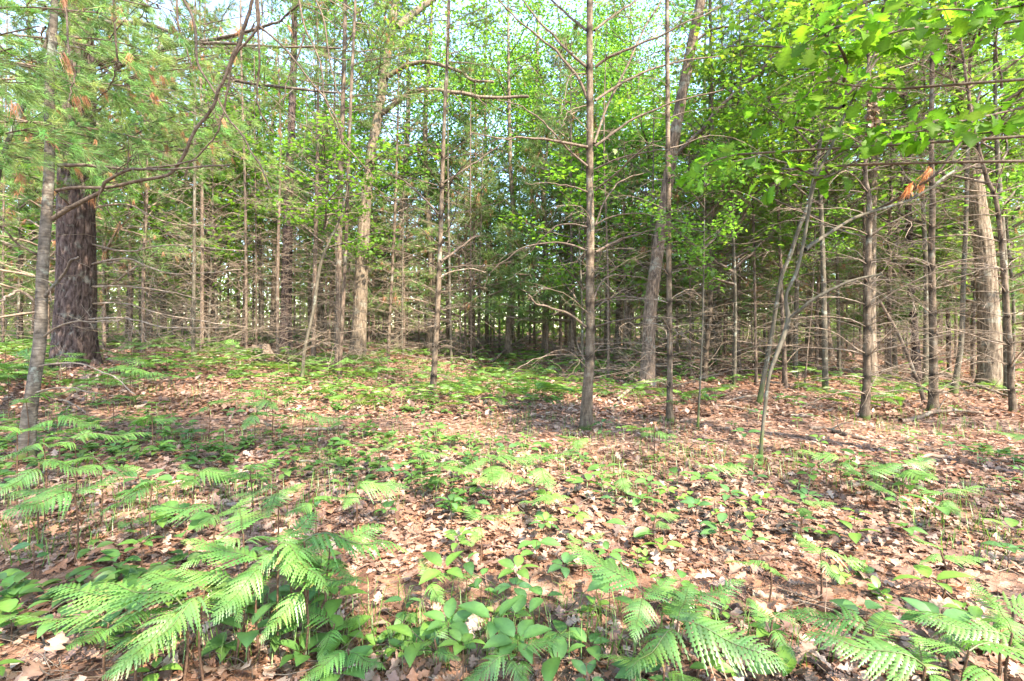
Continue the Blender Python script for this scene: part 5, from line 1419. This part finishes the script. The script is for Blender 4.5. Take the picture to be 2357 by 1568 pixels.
def ground_cover():
    mb = MB()
    n = 6400
    y = 1.9 + 26 * rng.random(n) ** 1.15; x = rng.uniform(-1, 1, n) * (1.12 * y + 1.5)
    u = x / y * FPX * PS + 1178
    m = vnoise(np.stack([x * .6, y * .6, x * 0], -1), 55) * (.55 + .6 * sm(1500, 900, u)) + .12 * np.exp(-((u - 1000) / 350) ** 2) * (y > 7)
    keep = m > .43; x, y = x[keep], y[keep]; n = len(x); per = 6
    a = rng.uniform(0, 2 * PI, n * per)
    cx = np.repeat(x, per); cy = np.repeat(y, per); h = np.repeat(rng.uniform(.04, .16, n), per) * rng.uniform(.6, 1.1, n * per)
    d = np.stack([np.cos(a), np.sin(a), rng.uniform(-.1, .35, n * per)], -1)
    P = np.stack([cx, cy, ground_z(cx, cy) + h], -1) + d * .015
    S = np.repeat(rng.uniform(.055, .10, n), per) * (1 + .04 * cy)
    scatter(mb, OVATE, frames(d, np.array([0, 0, 1.]) + rng.normal(0, .2, (n * per, 3))), S, P, leaf_cols(n * per, (.085, .175, .035)))
    o = obj('ground_cover', mb.mesh('ground_cover', M_FERN), kind='stuff'); o['label'] = 'low green seedlings carpeting the ground between the trees'
ground_cover()

# ------------------------------------------------------------------ labels: what each thing stands beside
ORD = ['closest', 'second closest', 'third closest', 'fourth closest', 'fifth closest', 'sixth closest', 'seventh closest', 'eighth closest', 'ninth closest', 'tenth closest', 'eleventh closest', 'twelfth closest']
ORD += [w + ' closest' for w in ('thirteenth fourteenth fifteenth sixteenth seventeenth eighteenth nineteenth twentieth twenty-first twenty-second twenty-third twenty-fourth twenty-fifth twenty-sixth'.split())]
def order_labels(items, what):
    """items: (object, x, y, look); each is named by its look and its rank of distance from the landmark it is nearest to"""
    groups = {}
    for o, x, y, look in items:
        lm = min(LAND, key=lambda l: math.hypot(l[1] - x, l[2] - y))
        side = 'in front of' if y < lm[2] else 'behind'
        groups.setdefault((lm[0], side, look), []).append((math.hypot(lm[1] - x, lm[2] - y), o))
    for (lm, side, look), lst in groups.items():
        lst.sort(key=lambda q: q[0])
        for k, (_, o) in enumerate(lst):
            o['label'] = f'{look} {what} {side} {lm}' + ('' if len(lst) == 1 else f', {ORD[min(k, len(ORD) - 1)]} to it')
order_labels([(t, x, y, ('tall ' if h > .42 else 'knee-low ' if h < .22 else 'mid-height ') + ('broad' if s > .42 else 'narrow')) for t, x, y, h, s in FERNS], 'bracken fern')
order_labels(SEEDS, 'seedling')
order_labels(FALLEN, 'fallen branch')
for kind, look, what in (('pine', 'twiggy', 'pine'), ('oak', 'leafy', 'broadleaf tree'), ('sapling', 'green bushy', 'young pine'), ('maple', 'bright green', 'maple sapling'), ('mid', 'slim leafy', 'young maple tree'), ('lowpine', 'pale green needled', 'pine'), ('snag', 'thin bare dead', 'stem')):
    order_labels([(t, x, y, look) for t, kd, x, y in FARS if kd == kind], what)
for t, kd, x, y in FARS:
    t['group'] = {'pine': 'pines standing back in the wood', 'oak': 'broadleaf trees back in the wood', 'sapling': 'young green pines', 'maple': 'maple saplings', 'mid': 'young maple trees', 'lowpine': 'pale green pines behind the clearing', 'snag': 'thin dead stems in the wood'}[kd]
print('HERO Y', [(k, round(float(v), 1)) for k, v in (('t2', D2), ('t10', D10), ('t13', D13), ('t15', D15), ('t16', D16), ('t18', D18), ('t20', D20), ('t23', D23), ('t29', D29), ('t33', D33), ('t37', D37))])
for o in SC.objects:
    if '_d' in o: del o['_d']
